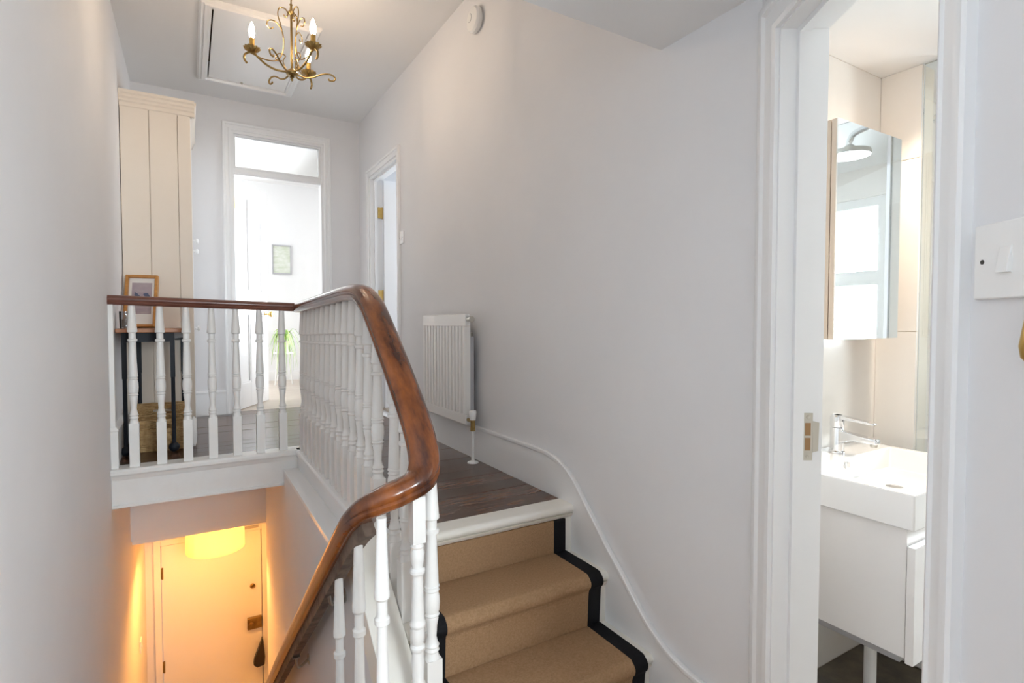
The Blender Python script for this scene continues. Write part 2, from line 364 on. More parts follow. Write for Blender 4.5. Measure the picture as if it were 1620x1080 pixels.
# --- far room
FX0, FX1, FY1 = -1.2, 1.50, 7.5
struct('floor_far_room', MB().box((FX0, 5.0, ZL - 0.1), (FX1, FY1, ZL)), PALEF, 'pale wooden floor of the bright room beyond the doorway')
struct('ceiling_far_room', MB().box((FX0, 5.0, ZC), (FX1, FY1, ZC + 0.1)), CEIL, 'white ceiling of the bright room')
struct('wall_far_room_back', MB().box((FX0 - 0.1, FY1, ZL - 0.1), (FX1 + 0.1, FY1 + 0.1, ZC + 0.1)), TRIM, 'white back wall of the bright room with a small picture')
struct('wall_far_room_left', MB().box((FX0 - 0.1, 5.0, ZL - 0.1), (FX0, FY1, ZC + 0.1)), TRIM, 'white left wall of the bright room')
m = MB(); a0, a1, c0, c1 = 5.45, 6.95, -0.25, 1.55
m.box((FX1, 5.0, ZL - 0.1), (FX1 + 0.1, a0, ZC + 0.1)); m.box((FX1, a1, ZL - 0.1), (FX1 + 0.1, FY1, ZC + 0.1)); m.box((FX1, a0, ZL - 0.1), (FX1 + 0.1, a1, c0)); m.box((FX1, a0, c1), (FX1 + 0.1, a1, ZC + 0.1))
struct('wall_far_room_right', m, TRIM, 'white window wall of the bright room')
window('window_2', 'white framed window of the bright room', (a0, c0), (a1, c1), 'x', FX1 + 0.05)
m = MB(); m.box((FX0, FY1 - 0.02, ZL), (FX1, FY1, ZL + 0.12))
struct('baseboard_far_room', m, TRIM, 'white baseboard of the bright room')

# --- side room beyond the right-hand doorway
struct('floor_side_room', MB().box((XR + WT, 2.9, ZL - 0.1), (2.95, YF, ZL)), PALEF, 'floor of the side room')
struct('ceiling_side_room', MB().box((XR + WT, 2.9, ZC - 0.1), (2.95, YF, ZC)), CEIL, 'ceiling of the side room')
m = MB(); m.box((XR + WT, 2.8, ZL - 0.1), (3.05, 2.9, ZC)); m.box((XR + WT, YF, ZL - 0.1), (3.05, YF + 0.1, ZC))
struct('wall_side_room', m, WALL, 'pale walls of the side room')
m = MB(); m.box((2.95, 2.9, ZL - 0.1), (3.05, 3.3, ZC)); m.box((2.95, 4.5, ZL - 0.1), (3.05, YF, ZC)); m.box((2.95, 3.3, ZL - 0.1), (3.05, 4.5, -0.2)); m.box((2.95, 3.3, 1.25), (3.05, 4.5, ZC))
struct('wall_side_room_window', m, WALL, 'window wall of the side room')
window('window_3', 'white framed window of the side room', (3.3, -0.2), (4.5, 1.25), 'x', 3.0)

# --- bathroom shell
BY, BX, BXF, BYN, BZ = 1.125, 2.38, 3.65, -0.43, 0.975
struct('floor_bathroom', MB().prism([(E0.x + 0.1, BYN), (BXF, BYN), (BXF, BY), (XR + WT, BY), (C0.x + N.x * 0.115, C0.y + N.y * 0.115), (E0.x + N.x * .115, E0.y + N.y * .115)], 'z', ZH - 0.1, ZH - 0.001), SLATE, 'dark slate bathroom floor')
struct('ceiling_bathroom', MB().prism([(E0.x + 0.1, BYN), (BXF, BYN), (BXF, BY), (XR + WT, BY), (C0.x + N.x * 0.11, C0.y + N.y * 0.11), (E0.x + N.x * .11, E0.y + N.y * .11)], 'z', BZ, BZ + 0.1), CEIL, 'white bathroom ceiling')
bwall = struct('wall_bathroom', MB().box((XR + WT, BY + 0.008, ZH - 0.1), (BXF, BY + 0.1, BZ + 0.05)), GROUT, 'cream tiled bathroom wall behind the mirror cabinet')
bpier = struct('wall_bathroom_pier', MB().box((BX + 0.008, 0.985, ZH - 0.1), (BX + 0.10, BY + 0.008, BZ + 0.05)), GROUT, 'narrow cream tiled return beside the mirror cabinet')
zj = [ZH, -0.68, -0.03, 0.63, BZ]
for z0, z1 in zip(zj[:-1], zj[1:]):
    for x0, x1 in ((XR + WT, 1.80), (1.80, 2.385), (2.48, 3.06), (3.06, BXF)):
        build('tile', MB().box((x0 + 0.001, BY, z0 + 0.001), (x1 - 0.001, BY + 0.01, z1 - 0.001)), TILE, bwall, bevel=0.0008)
    build('tile', MB().box((BX, 0.983, z0 + 0.001), (BX + 0.01, BY - 0.001, z1 - 0.001)), TILE, bpier, bevel=0.0008)
struct('wall_bathroom_near', MB().box((E0.x + 0.1, BYN - 0.1, ZH - 0.1), (BXF, BYN, BZ + 0.05)), TILE, 'tiled near wall of the bathroom')
m = MB(); b0, b1, e0, e1 = -0.40, 0.31, -0.30, 0.79
m.box((BXF, BYN - 0.1, ZH - 0.1), (BXF + 0.1, b0, BZ + 0.05)); m.box((BXF, b1, ZH - 0.1), (BXF + 0.1, BY + 0.1, BZ + 0.05)); m.box((BXF, b0, ZH - 0.1), (BXF + 0.1, b1, e0)); m.box((BXF, b0, e1), (BXF + 0.1, b1, BZ + 0.05))
struct('wall_bathroom_window', m, TILE, 'tiled bathroom wall with the window seen in the mirror')
window('window_4', 'white bathroom window reflected in the cabinet mirror', (b0, e0), (b1, e1), 'x', BXF + 0.05, mid=0.29)

# --- skirting boards / wall string on the right
top = [(YF, -0.553), (DR1 + 0.07, -0.553)]
curve = [(1.98, -0.551), (1.90, -0.555), (1.813, -0.577), (1.735, -0.620), (1.645, -0.706), (1.532, -0.815), (1.428, -0.907), (1.333, -0.995), (1.246, -1.052), (1.174, -1.078), (1.085, -1.090), (0.935, -1.092)]
cs = [(p.x, p.y) for p in spline([(y, z, 0) for y, z in curve], 5)]
m = MB()
pts = [(DR0 - 0.07, -0.553)] + cs + [(0.935, ZH), (DR0 - 0.07, ZH)]
m.prism(pts, 'x', XR - 0.018, XR)
bead = [(XR - 0.017, y, z - 0.002) for y, z in [(DR0 - 0.07, -0.553), (3.0, -0.553), (2.4, -0.552)] + cs]
m.sweep(bead, [(-0.006, -0.010), (0.0, -0.012), (0.005, -0.008), (0.007, 0.0), (0.006, 0.006), (0.002, 0.009), (-0.008, 0.008)])
struct('baseboard_right', m, TRIM, 'white moulded baseboard sweeping down the right wall beside the steps')
def skirt(name, a, b, wall, label, z0=ZL, h=0.172):
    """along y on wall x=wall (sign by side) or along x on y=wall"""
    m = MB()
    if a[0] == 'x':
        s = a[1]; m.box((wall, b[0], z0), (wall + s * 0.018, b[1], z0 + h)); m.prism([(wall, z0 + h), (wall + s * 0.022, z0 + h), (wall + s * 0.024, z0 + h + 0.010), (wall + s * 0.010, z0 + h + 0.022), (wall, z0 + h + 0.024)], 'y', b[0], b[1])
    else:
        s = a[1]; m.box((b[0], wall, z0), (b[1], wall + s * 0.018, z0 + h)); m.prism([(wall, z0 + h), (wall + s * 0.022, z0 + h), (wall + s * 0.024, z0 + h + 0.010), (wall + s * 0.010, z0 + h + 0.022), (wall, z0 + h + 0.024)], 'x', b[0], b[1])
    return struct(name, m, TRIM, label)
skirt('baseboard_left', ('x', 1), (YB + 0.05, 4.04), XL, 'white baseboard behind the console table')
skirt('baseboard_far', ('y', -1), (0.035, FD0 - 0.06), YF, 'white baseboard between the cupboard and the bright doorway')
skirt('baseboard_far_right', ('y', -1), (FD1 + 0.06, XR - 0.02), YF, 'white baseboard right of the bright doorway')

# --- door casings
def casing(name, label, M, t0, t1, z0, z1, w=0.062, d=0.02, depth=0.10, lining=0.0, w2=None):
    """moulded architrave + lining around an opening in local (t along wall, s into wall, z)"""
    m = MB(M)
    L = [(t0 - w, t0), (t1, t1 + w)]
    prof = [(0.0, 0.004), (0.0, d * 0.55), (0.012, d * 0.75), (0.018, d * 0.55), (w * 0.62, d * 0.62), (w * 0.70, d), (w * 0.92, d), (w, d * 0.8), (w, 0.004)]   # from opening outwards (offset, proud)
    # mitred legs + head: sweep profile along the three sides
    path = [(t0, z0), (t0, z1), (t1, z1), (t1, z0)]
    vs = []; k = len(prof)
    for i, (t, z) in enumerate(path):
        sx = -1 if i < 2 else 1; sz = 0 if i in (0, 3) else 1
        f2 = 1.0 if (i < 2 or w2 is None) else w2 / w
        vs += [(t + sx * o * f2, -p if p > 0.004 else 0.0, z + sz * o) for o, p in prof]
    fs = []
    for i in range(3):
        for q in range(k - 1): fs.append((i * k + q, i * k + q + 1, (i + 1) * k + q + 1, (i + 1) * k + q))
    m.add(vs, fs)
    if lining:
        m.box((t0, 0, z0), (t0 + lining, depth, z1)); m.box((t1 - lining, 0, z0), (t1, depth, z1)); m.box((t0 + lining, 0, z1 - lining), (t1 - lining, depth, z1))
    o = struct(name, m, TRIM, label)
    return o
# bathroom doorway
bc = casing('trim_3', 'white moulded architrave and lining of the bathroom doorway', ANG, T0, T1, ZH, BDT, w=0.088, d=0.02, depth=0.118, lining=0.006, w2=0.060)
m = MB(ANG); m.box((T0 + 0.006, 0.040, ZH), (T0 + 0.020, 0.066, BDT - 0.006)); m.box((T1 - 0.020, 0.040, ZH), (T1 - 0.006, 0.066, BDT - 0.006)); m.box((T0 + 0.020, 0.040, BDT - 0.020), (T1 - 0.020, 0.066, BDT - 0.006))
build('door_stop', m, TRIM, bc)
# strike plate on the lining
zp = -0.285; tp = T0 + 0.006
m = MB(ANG); m.box((tp, 0.070, zp - 0.060), (tp + 0.002, 0.094, zp + 0.060))
m.prism([(0.094, zp - 0.040), (0.108, zp - 0.036), (0.110, zp + 0.036), (0.094, zp + 0.040)], 'x', tp, tp + 0.0025)
spl = build('strike_plate', m, STEEL, bc, label='worn steel strike plate')
for zz in (0.019, -0.019): build('keep_hole', MB(ANG).box((tp + 0.002, 0.075, zp + zz - 0.016), (tp + 0.0024, 0.089, zp + zz + 0.016)), WAX, spl)
for zz in (0.050, -0.050): build('screw', MB(ANG).lathe([(0.0045, 0.0), (0.0042, 0.0012), (0.0015, 0.0004)], (tp + 0.002, 0.082, zp + zz), 12, 'x'), STEEL, spl)
# bright far doorway
FAR = Matrix(((1, 0, 0, 0), (0, 1, 0, YF), (0, 0, 1, 0), (0, 0, 0, 1)))
fc = casing('trim_4', 'white architrave, lining and transom bar of the bright far doorway', FAR, FD0, FD1, ZL, FDT, w=0.060, d=0.02, depth=0.10, lining=0.022)
m = MB(FAR); m.box((FD0 + 0.022, 0.012, 1.215), (FD1 - 0.022, 0.085, 1.250)); m.box((FD0 + 0.022, 0.004, 1.250), (FD1 - 0.022, 0.09, 1.262)); m.box((FD0 + 0.022, 0.02, 1.203), (FD1 - 0.022, 0.08, 1.215))
m.box((FD0 + 0.022, 0.02, 1.262), (FD0 + 0.036, 0.06, FDT - 0.022)); m.box((FD1 - 0.036, 0.02, 1.262), (FD1 - 0.022, 0.06, FDT - 0.022)); m.box((FD0 + 0.036, 0.02, FDT - 0.036), (FD1 - 0.036, 0.06, FDT - 0.022))
build('transom_bar', m, TRIM, fc)
build('pane', MB(FAR).box((FD0 + 0.030, 0.036, 1.258), (FD1 - 0.030, 0.042, FDT - 0.03)), GLASS, fc)
# right-hand doorway
RGT = Matrix(((0, 1, 0, XR), (1, 0, 0, 0), (0, 0, 1, 0), (0, 0, 0, 1)))
rc = casing('trim_5', 'white architrave and lining of the doorway beside the far corner', RGT, DR0, DR1, ZL, DRT, w=0.058, d=0.02, depth=0.10, lining=0.02)
m = MB(RGT); m.box((DR1 - 0.034, 0.03, ZL), (DR1 - 0.02, 0.055, DRT - 0.02)); m.box((DR0 + 0.02, 0.03, DRT - 0.034), (DR1 - 0.034, 0.055, DRT - 0.02))
build('door_stop', m, TRIM, rc)

# --- doors
def panel_door(name, label, M, wdt, z0, z1, th=0.04, faces=(-1, 1)):
    """four-panel leaf in local (t from hinge, s thickness, z) with raised mouldings"""
    st, rt = 0.105, 0.12
    o = None
    m = MB(M); zm = z0 + (z1 - z0) * 0.47
    m.box((0, 0, z0), (st, th, z1)); m.box((wdt - st, 0, z0), (wdt, th, z1)); m.box((wdt / 2 - 0.045, 0, z0), (wdt / 2 + 0.045, th, z1))
    for a, b in ((z0, z0 + 0.21), (zm - 0.09, zm + 0.09), (z1 - 0.11, z1)):
        m.box((st, 0, a), (wdt / 2 - 0.045, th, b)); m.box((wdt / 2 + 0.045, 0, a), (wdt - st, th, b))
    o = struct(name, m, TRIM, label, bevel=0.0015); o['category'] = 'door'
    for x0, x1 in ((st, wdt / 2 - 0.045), (wdt / 2 + 0.045, wdt - st)):
        for a, b in ((z0 + 0.21, zm - 0.09), (zm + 0.09, z1 - 0.11)):
            p = MB(M); p.box((x0, 0.012, a), (x1, th - 0.012, b))
            for s0, s1 in ((0.004, 0.012), (th - 0.012, th - 0.004)):
                q = 0.016
                p.box((x0, s0, a), (x0 + q, s1, b)); p.box((x1 - q, s0, a), (x1, s1, b)); p.box((x0 + q, s0, a), (x1 - q, s1, a + q)); p.box((x0 + q, s0, b - q), (x1 - q, s1, b))
            build('panel', p, TRIM, o)
    return o
def rotz(px, py, deg): return Matrix.Translation((px, py, 0)) @ Matrix.Rotation(math.radians(deg), 4, 'Z')
MD = rotz(FD0 + 0.024, YF + 0.092, 62)
d1 = panel_door('door_1', 'white four-panel door standing open into the bright room', MD, 0.66, ZL + 0.006, 1.20)
m = MB(MD)
for s, e in ((-1, 0.0), (1, 0.04)):
    m.lathe([(0.024, 0), (0.024, 0.005 * s), (0.009, 0.007 * s), (0.009, 0.035 * s), (0.024, 0.045 * s), (0.026, 0.055 * s), (0.018, 0.066 * s), (0.004, 0.068 * s)], (0.60, e, 0.09), 16, 'y')
build('door_knob', m, BRASS, d1, label='brass door knob')
def hinge(x, y, z, parent, mt=BRASS, h=0.09, nx=0.02, ny=0.008):
    m = MB(); m.box((x - nx, y - ny, z - h / 2), (x + nx, y + ny, z + h / 2))
    m.lathe([(0.006, -h / 2 - 0.004), (0.006, h / 2 + 0.004)], (x + (nx if nx > ny else 0), y, z), 10)
    build('hinge', m, mt, parent)
for z, mt in ((0.98, BRASS), (-0.42, OLDBRASS)): hinge(FD0 + 0.024, YF + 0.05, z, d1, mt, nx=0.003, ny=0.02)
# side-room door: swung square to the wall on the far jamb
MR = rotz(XR + 0.10, DR1 - 0.024, -4)
d2 = panel_door('door_2', 'white door standing open beside brass hinges in the right wall', Matrix.Translation((0, -0.040, 0)) @ MR, 0.66, ZL + 0.006, DRT - 0.026)
for z in (0.94, 0.24): hinge(XR + 0.078, DR1 - 0.026, z, d2, BRASS, nx=0.02, ny=0.006)
# front door below
m = MB(); m.box((-0.232, 5.285, ZG + 0.008), (0.520, 5.33, -1.843))
d3 = struct('door_3', m, TRIM, 'plain white front door at the bottom of the stairs', bevel=0.002); d3['category'] = 'door'
fdm = MB(); fdm.box((-0.285, 5.275, ZG), (-0.237, 5.36, -1.79)); fdm.box((0.525, 5.275, ZG), (0.575, 5.36, -1.79)); fdm.box((-0.237, 5.275, -1.838), (0.525, 5.36, -1.79)); fdm.box((-0.285, 5.335, ZG), (-0.21, 5.36, -1.79)); fdm.box((0.50, 5.335, ZG), (0.575, 5.36, -1.79)); fdm.box((-0.21, 5.335, -1.87), (0.50, 5.36, -1.80))
struct('trim_6', fdm, TRIM, 'white frame around the front door', bevel=0.002)
for z in (-2.07, -2.86, -3.55): hinge(-0.234, 5.282, z, d3, OLDBRASS, nx=0.008, ny=0.004)
m = MB(); m.lathe([(0.020, 5.285), (0.022, 5.272), (0.012, 5.262), (0.005, 5.262)], (0.447, 0, -2.34), 14, 'y'); build('viewer_knob', m, OLDBRASS, d3)
m = MB(); m.box((0.400, 5.250, -2.72), (0.515, 5.285, -2.62)); m.lathe([(0.020, 5.25), (0.018, 5.225), (0.012, 5.222)], (0.428, 0, -2.67), 12, 'y'); m.box((0.47, 5.245, -2.69), (0.50, 5.25, -2.65))
build('night_latch', m, OLDBRASS, d3, label='old brass night latch', bevel=0.003)
m = MB(); m.box((-0.05, 5.26, -1.815), (0.50, 5.275, -1.795)); build('draught_strip', m, SILV, d3)

# =================================================================== STAIRS
NY = [1.718, 1.506, 1.280]; NZ = [ZL, -0.915, -1.105]; SX0, SX1 = XW - 0.006, XR - 0.018
st = thing('upper_staircase', ((SX0 + SX1) / 2, 1.5, ZH), 'short flight of cream painted steps rising to the landing', 'stairs')
def bull(y, z, d, th=0.034):
    r = th / 2; pts = [(y + d, z), (y + d, z - th)]
    pts += [(y + r - r * math.sin(t), z - r - r * math.cos(t)) for t in [PI * k / 8 for k in range(9)]]
    return pts
for i in range(3):
    depth = 0.094 if i == 0 else NY[i - 1] - NY[i] + 0.018
    build('tread', MB().prism(bull(NY[i], NZ[i], depth), 'x', SX0, SX1), OLDW, st)
    zb = NZ[i + 1] if i < 2 else ZH
    m = MB(); m.box((SX0, NY[i] + 0.018, zb), (SX1, NY[i] + 0.036, NZ[i] - 0.034))
    m.prism([(NY[i] + 0.004, NZ[i] - 0.034), (NY[i] + 0.018, NZ[i] - 0.034), (NY[i] + 0.018, NZ[i] - 0.052), (NY[i] + 0.012, NZ[i] - 0.048)], 'x', SX0, SX1)
    build('riser', m, OLDW, st)
m = MB(); ya, yb = 1.385, 1.80
m.prism([(ya, nz(ya) + 0.0), (yb, nz(1.73)), (yb, nz(1.73) - 0.12), (ya, nz(ya) - 0.14)], 'x', XWW - 0.012, SX0 - 0.001)
build('string', m, OLDW, st, bevel=0.003)
# carpet runner: one profile following treads and risers, widths for field and the two borders
rp = [(NY[0] + 0.014, NZ[0] - 0.052)]
for i in range(3):
    yr = NY[i] + 0.014; zb = NZ[i + 1] if i < 2 else ZH
    rp += [(yr, zb + 0.016), (yr + 0.003, zb + 0.003), (yr - 0.012, zb + 0.006)]
    if i < 2:
        yn, zn = NY[i + 1], NZ[i + 1]
        rp += [(yr - 0.05, zn + 0.006), (yn + 0.03, zn + 0.006), (yn + 0.008, zn + 0.001), (yn - 0.006, zn - 0.014), (yn - 0.004, zn - 0.032), (yn + 0.008, zn - 0.056)]
rp += [(NY[2] - 0.25, ZH + 0.006)]
rp = [(p.x, p.y) for p in spline([(a, b, 0) for a, b in rp], 3)]
def ribbon(x0, x1, t):
    n = len(rp); nor = []
    for i in range(n):
        a = rp[max(i - 1, 0)]; b = rp[min(i + 1, n - 1)]; dx, dz = b[0] - a[0], b[1] - a[1]; L = math.hypot(dx, dz) or 1
        nor.append((dz / L, -dx / L))
    poly = [(p[0] + q[0] * t, p[1] + q[1] * t) for p, q in zip(rp, nor)] + [(p[0] - q[0] * 0.004, p[1] - q[1] * 0.004) for p, q in reversed(list(zip(rp, nor)))]
    mb = MB(); n2 = n
    vs = [(x0, *p) for p in poly] + [(x1, *p) for p in poly]; k = len(poly); fs = []
    for i in range(n2 - 1):
        j = k - 1 - i
        fs += [(i, i + 1, k + i + 1, k + i), (j, k + j, k + j - 1, j - 1), (i, j, j - 1, i + 1), (k + i, k + i + 1, k + j - 1, k + j)]
    fs += [(0, k, 2 * k - 1, k - 1), (n2 - 1, n2, k + n2, k + n2 - 1)]
    return mb.add(vs, fs)
RX = (0.612, 0.662, 1.222, 1.278)
rn = thing('stair_runner', ((RX[0] + RX[3]) / 2, 1.4, ZH), 'beige carpet runner with black taped edges on the steps', 'carpet')
build('carpet_field', ribbon(RX[1], RX[2], 0.0045), CARPET, rn, smooth=60)
for a, b in ((RX[0], RX[1]), (RX[2], RX[3])): build('border_tape', ribbon(a, b, 0.0055), BORDER, rn, smooth=60, label='black taped edge')
# descending flight
ds = thing('lower_staircase', (0.05, 2.7, ZG), 'flight descending between the walls to the front door', 'stairs')
for k in range(13):
    yk = 1.08 + 0.215 * k; zk = ZH - 0.19 * (k + 1)
    if k < 12: build('tread', MB().prism([(yk, zk), (yk + 0.235, zk), (yk + 0.235, zk - 0.03), (yk, zk - 0.03)], 'x', XL + 0.001, XWW - 0.001), CARPET, ds)
    build('riser', MB().box((XL + 0.001, yk, zk), (XWW - 0.001, yk + 0.018, zk + 0.16 + (0.03 if k == 0 else 0))), CARPET, ds)

# =================================================================== BALUSTRADE
def baluster_mb(x, y, zb, zt, sq=0.042, sqfrac=0.27, scale=1.0):
    H = zt - zb; r = 0.0205 * scale; m = MB(); h = sq / 2
    zs = zb + H * sqfrac
    m.box((x - h, y - h, zb), (x + h, y + h, zs))
    P = lambda f: zt - H * f
    f0 = 1 - sqfrac
    F = lambda q: zt - (H * f0) * q      # q: 0 top .. 1 top of square block
    prof = [(h * 0.99, 1.0), (h * 0.80, 0.975), (0.0165, 0.965), (0.0205, 0.955), (0.0165, 0.94), (0.0205, 0.928), (0.0165, 0.915), (0.0125, 0.88), (0.0145, 0.82), (0.0185, 0.775), (0.0165, 0.765), (0.0215, 0.755), (0.0165, 0.742), (0.0205, 0.735),
            (0.0225, 0.69), (0.0215, 0.65), (0.0175, 0.625), (0.0215, 0.617), (0.0165, 0.605), (0.0215, 0.600), (0.0215, 0.592), (0.0195, 0.588), (0.0145, 0.32), (0.0145, 0.302), (0.0212, 0.296), (0.0212, 0.280), (0.0150, 0.274), (0.0150, 0.225), (0.0218, 0.216), (0.0218, 0.198), (0.0205, 0.192), (0.0140, 0.0), (0.0140, -0.03)]
    m.lathe([(rr * (scale if i else 1), F(q)) for i, (rr, q) in enumerate(prof)], (x, y, 0), 14)
    return m
def bal_object(x, y, zb, zt, label, group, name='baluster', **kw):
    return build(name, baluster_mb(x, y, zb, zt, **kw), BALM, label=label, cat='baluster', group=group, smooth=32)
def bal_copy(src, x, y, zb):
    c = src.copy(); col.objects.link(c); c.location = (x, y, zb); return c
zrear = lambda x: 0.116 - 0.025 * (x - XL) / 0.9
YR = YB + 0.022
first = None
ORD = ['first', 'second', 'third', 'fourth', 'fifth', 'sixth', 'seventh', 'eighth', 'ninth', 'tenth', 'eleventh', 'twelfth', 'thirteenth', 'fourteenth']
for k in range(7):
    x = -0.248 + k * 0.1165
    bal_object(x, YR, ZL + 0.004, zrear(x) - 0.026, 'turned baluster across the stairwell end, %s from the left wall' % ORD[k], 'balusters across the stairwell end')
XB = XW + 0.008
LBAL = []          # row along the landing edge, built once the rail path is known
# handrail
RPTS = [(0.553, YR, 0.092), (0.554, 3.0, 0.098), (0.555, 2.585, 0.109), (0.557, 2.25, 0.118), (0.558, 2.12, 0.117), (0.560, 2.020, 0.105), (0.560, 1.915, 0.062), (0.560, 1.815, -0.008), (0.560, 1.696, -0.102), (0.560, 1.601, -0.181), (0.560, 1.514, -0.257), (0.558, 1.445, -0.322), (0.552, 1.402, -0.372), (0.538, 1.376, -0.408), (0.512, 1.366, -0.430), (0.475, 1.370, -0.446), (0.438, 1.376, -0.459), (0.408, 1.396, -0.478), (0.391, 1.440, -0.512), (0.385, 1.506, -0.564), (0.385, 1.657, -0.685), (0.385, 1.889, -0.872), (0.385, 2.134, -1.075), (0.385, 2.640, -1.490), (0.385, 3.311, -2.055), (0.385, 4.0, -2.635)]
RP = spline(RPTS, 7)
zrail = lambda y: min(((abs(p.y - y), p.z) for p in RP if p.x > 0.54))[1]
zlow = lambda y: min(((abs(p.y - y), p.z) for p in RP if p.x < 0.44))[1]
for k in range(14):
    y = YB - 0.055 - k * 0.1085
    bal_object(XB, y, ZL + 0.004, zrail(y) - 0.028, 'turned baluster on the landing edge beside the well, %s from the rail corner' % ORD[k], 'balusters along the landing edge')
prof = [(-0.020, -0.026), (0.020, -0.026), (0.030, -0.020), (0.033, -0.008), (0.028, -0.002), (0.033, 0.008), (0.030, 0.020), (0.020, 0.030), (0.008, 0.034), (-0.008, 0.034), (-0.020, 0.030), (-0.030, 0.020), (-0.033, 0.008), (-0.028, -0.002), (-0.033, -0.008), (-0.030, -0.020)]
hr = thing('handrail', (XB, 1.3, ZH), 'polished mahogany handrail sweeping round from the landing down the stairwell', 'handrail')
build('sweeping_rail', MB().sweep(RP, [(a * 1.28, b * 1.06) for a, b in prof]), RAILW, hr, smooth=50)
build('rear_rail', MB().sweep([(XL, YR, zrear(XL)), (0.1, YR, zrear(0.1)), (XB + 0.02, YR, zrear(XB))], [(a * 0.8, b * 0.8) for a, b in prof]), RAILD, hr, smooth=50, label='dark rail across the stairwell end')
low = [p for p in RP if p.x < 0.395 and p.y > 1.43]
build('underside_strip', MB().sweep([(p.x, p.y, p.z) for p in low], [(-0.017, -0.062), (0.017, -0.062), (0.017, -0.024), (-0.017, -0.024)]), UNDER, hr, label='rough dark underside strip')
for yb_ in (1.83, 2.53):
    z = zlow(yb_) - 0.062; m = MB()
    m.tube(spline([(0.385, yb_, z + 0.004), (0.386, yb_ + 0.004, z - 0.035), (0.394, yb_ + 0.012, z - 0.060), (0.412, yb_ + 0.03, z - 0.070), (0.447, yb_ + 0.06, z - 0.066)], 5), 0.0055, 8)
    m.box((0.370, yb_ - 0.02, z - 0.001), (0.400, yb_ + 0.02, z + 0.003)); m.lathe([(0.024, 0.446), (0.024, XWW - 0.0005)], (0, yb_ + 0.06, z - 0.066), 16, 'x')
    build('bracket', m, STEEL, hr, label='steel rail bracket')
# balusters on the upper steps
for k, (y, z) in enumerate(((1.690, NZ[1]), (1.585, NZ[1]), (1.470, NZ[2]), (1.374, NZ[2]))):
    bal_object(XB + (0.010 if k < 3 else 0.0085), y, z + 0.001, zrail(y) - 0.028 if k < 3 else -0.425, 'turned baluster beside the carpet runner, %s one down the steps' % ORD[k], 'balusters on the upper steps', sq=0.044)
# foot of the sweep: heavier newel-like baluster with a square head
def newel(x, y, zb, zt):
    m = MB(); h = 0.0175; q = lambda d: zt - d
    m.box((x - h, y - h, q(0.125)), (x + h, y + h, zt))
    pr = [(h, 0.125), (0.014, 0.128), (0.018, 0.136), (0.015, 0.142), (0.0185, 0.150), (0.0185, 0.170), (0.0145, 0.188), (0.0150, 0.194), (0.0205, 0.199), (0.0205, 0.207), (0.0150, 0.213), (0.0145, 0.220), (0.0175, 0.330), (0.0180, 0.338), (0.0215, 0.343), (0.0215, 0.350), (0.0165, 0.356), (0.0185, 0.375), (0.0185, 0.388), (0.0140, 0.402), (0.0200, 0.408), (0.0200, 0.415), (0.0150, 0.421), (0.0175, 0.45), (0.0150, 0.50), (0.0200, 0.508), (0.0160, 0.516), (0.0200, 0.524), (h, 0.535)]
    m.lathe([(r, q(f)) for r, f in reversed(pr)], (x, y, 0), 18)
    m.box((x - h, y - h, zb), (x + h, y + h, q(0.535)))
    return m
build('newel_post', newel(0.512, 1.352, ZH, -0.455), BALM, label='off-white turned post with square head under the handrail curve', cat='newel post', smooth=40)
# balusters on the descending flight
for k, y in enumerate((1.250, 1.458, 1.690)):
    zt = (-0.483 if k == 0 else zlow(y) - 0.074); ztread = ZH - 0.19 * (int((y - 1.08) / 0.215) + 1)
    bal_object(0.384, y, ztread + 0.001, zt, 'white turned baluster under the descending handrail, %s one down from the curve' % ORD[k], 'balusters under the descending handrail', sqfrac=0.22, sq=0.036, scale=0.86)
# half post against the left wall at the end of the rear rail
m = MB(); m.box((XL, YR - 0.022, ZL + 0.004), (XL + 0.032, YR + 0.022, ZL + 0.19)); m.box((XL, YR - 0.018, ZL + 0.19), (XL + 0.022, YR + 0.018, zrear(XL) - 0.02))
m.prism([(XL, ZL + 0.19), (XL + 0.034, ZL + 0.19), (XL + 0.034, ZL + 0.20), (XL + 0.022, ZL + 0.215), (XL, ZL + 0.215)], 'y', YR - 0.024, YR + 0.024)
build('half_newel', m, BALM, label='slim white half post fixed to the left wall under the rail end', cat='newel post', bevel=0.003)

# =================================================================== THINGS ON THE LANDING
# cupboard
CX, CY0, CZ1 = 0.030, 4.05, 1.41
cb = thing('tall_cupboard', ((XL + CX) / 2, (CY0 + YF) / 2, ZL), 'tall cream boarded cupboard with cornice at the end of the landing', 'cupboard')
build('body', MB().box((XL + 0.002, CY0 + 0.012, ZL + 0.06), (CX - 0.022, YF - 0.002, CZ1)), CREAM, cb)
build('plinth', MB().box((XL + 0.002, CY0 + 0.02, ZL), (CX - 0.03, YF - 0.002, ZL + 0.06)), CREAM, cb)
xs = [XL + 0.002, XL + 0.150, XL + 0.300, CX - 0.002]
for a, b in zip(xs[:-1], xs[1:]):
    build('side_board', MB().box((a + 0.0018, CY0, ZL + 0.03), (b - 0.0018, CY0 + 0.012, CZ1 - 0.085)), CREAM, cb, bevel=0.0015)
m = MB(); pr = [(0.0, -0.095), (0.006, -0.090), (0.006, -0.070), (0.014, -0.062), (0.014, -0.050), (0.022, -0.040), (0.022, -0.026), (0.030, -0.016), (0.030, 0.0), (-0.02, 0.0), (-0.02, -0.095)]
m.prism([(CY0 - a, CZ1 + b) for a, b in pr], 'x', XL + 0.002, CX + 0.02); m.prism([(CX + a, CZ1 + b) for a, b in pr], 'y', CY0, YF - 0.002)
build('cornice', m, CREAM, cb)
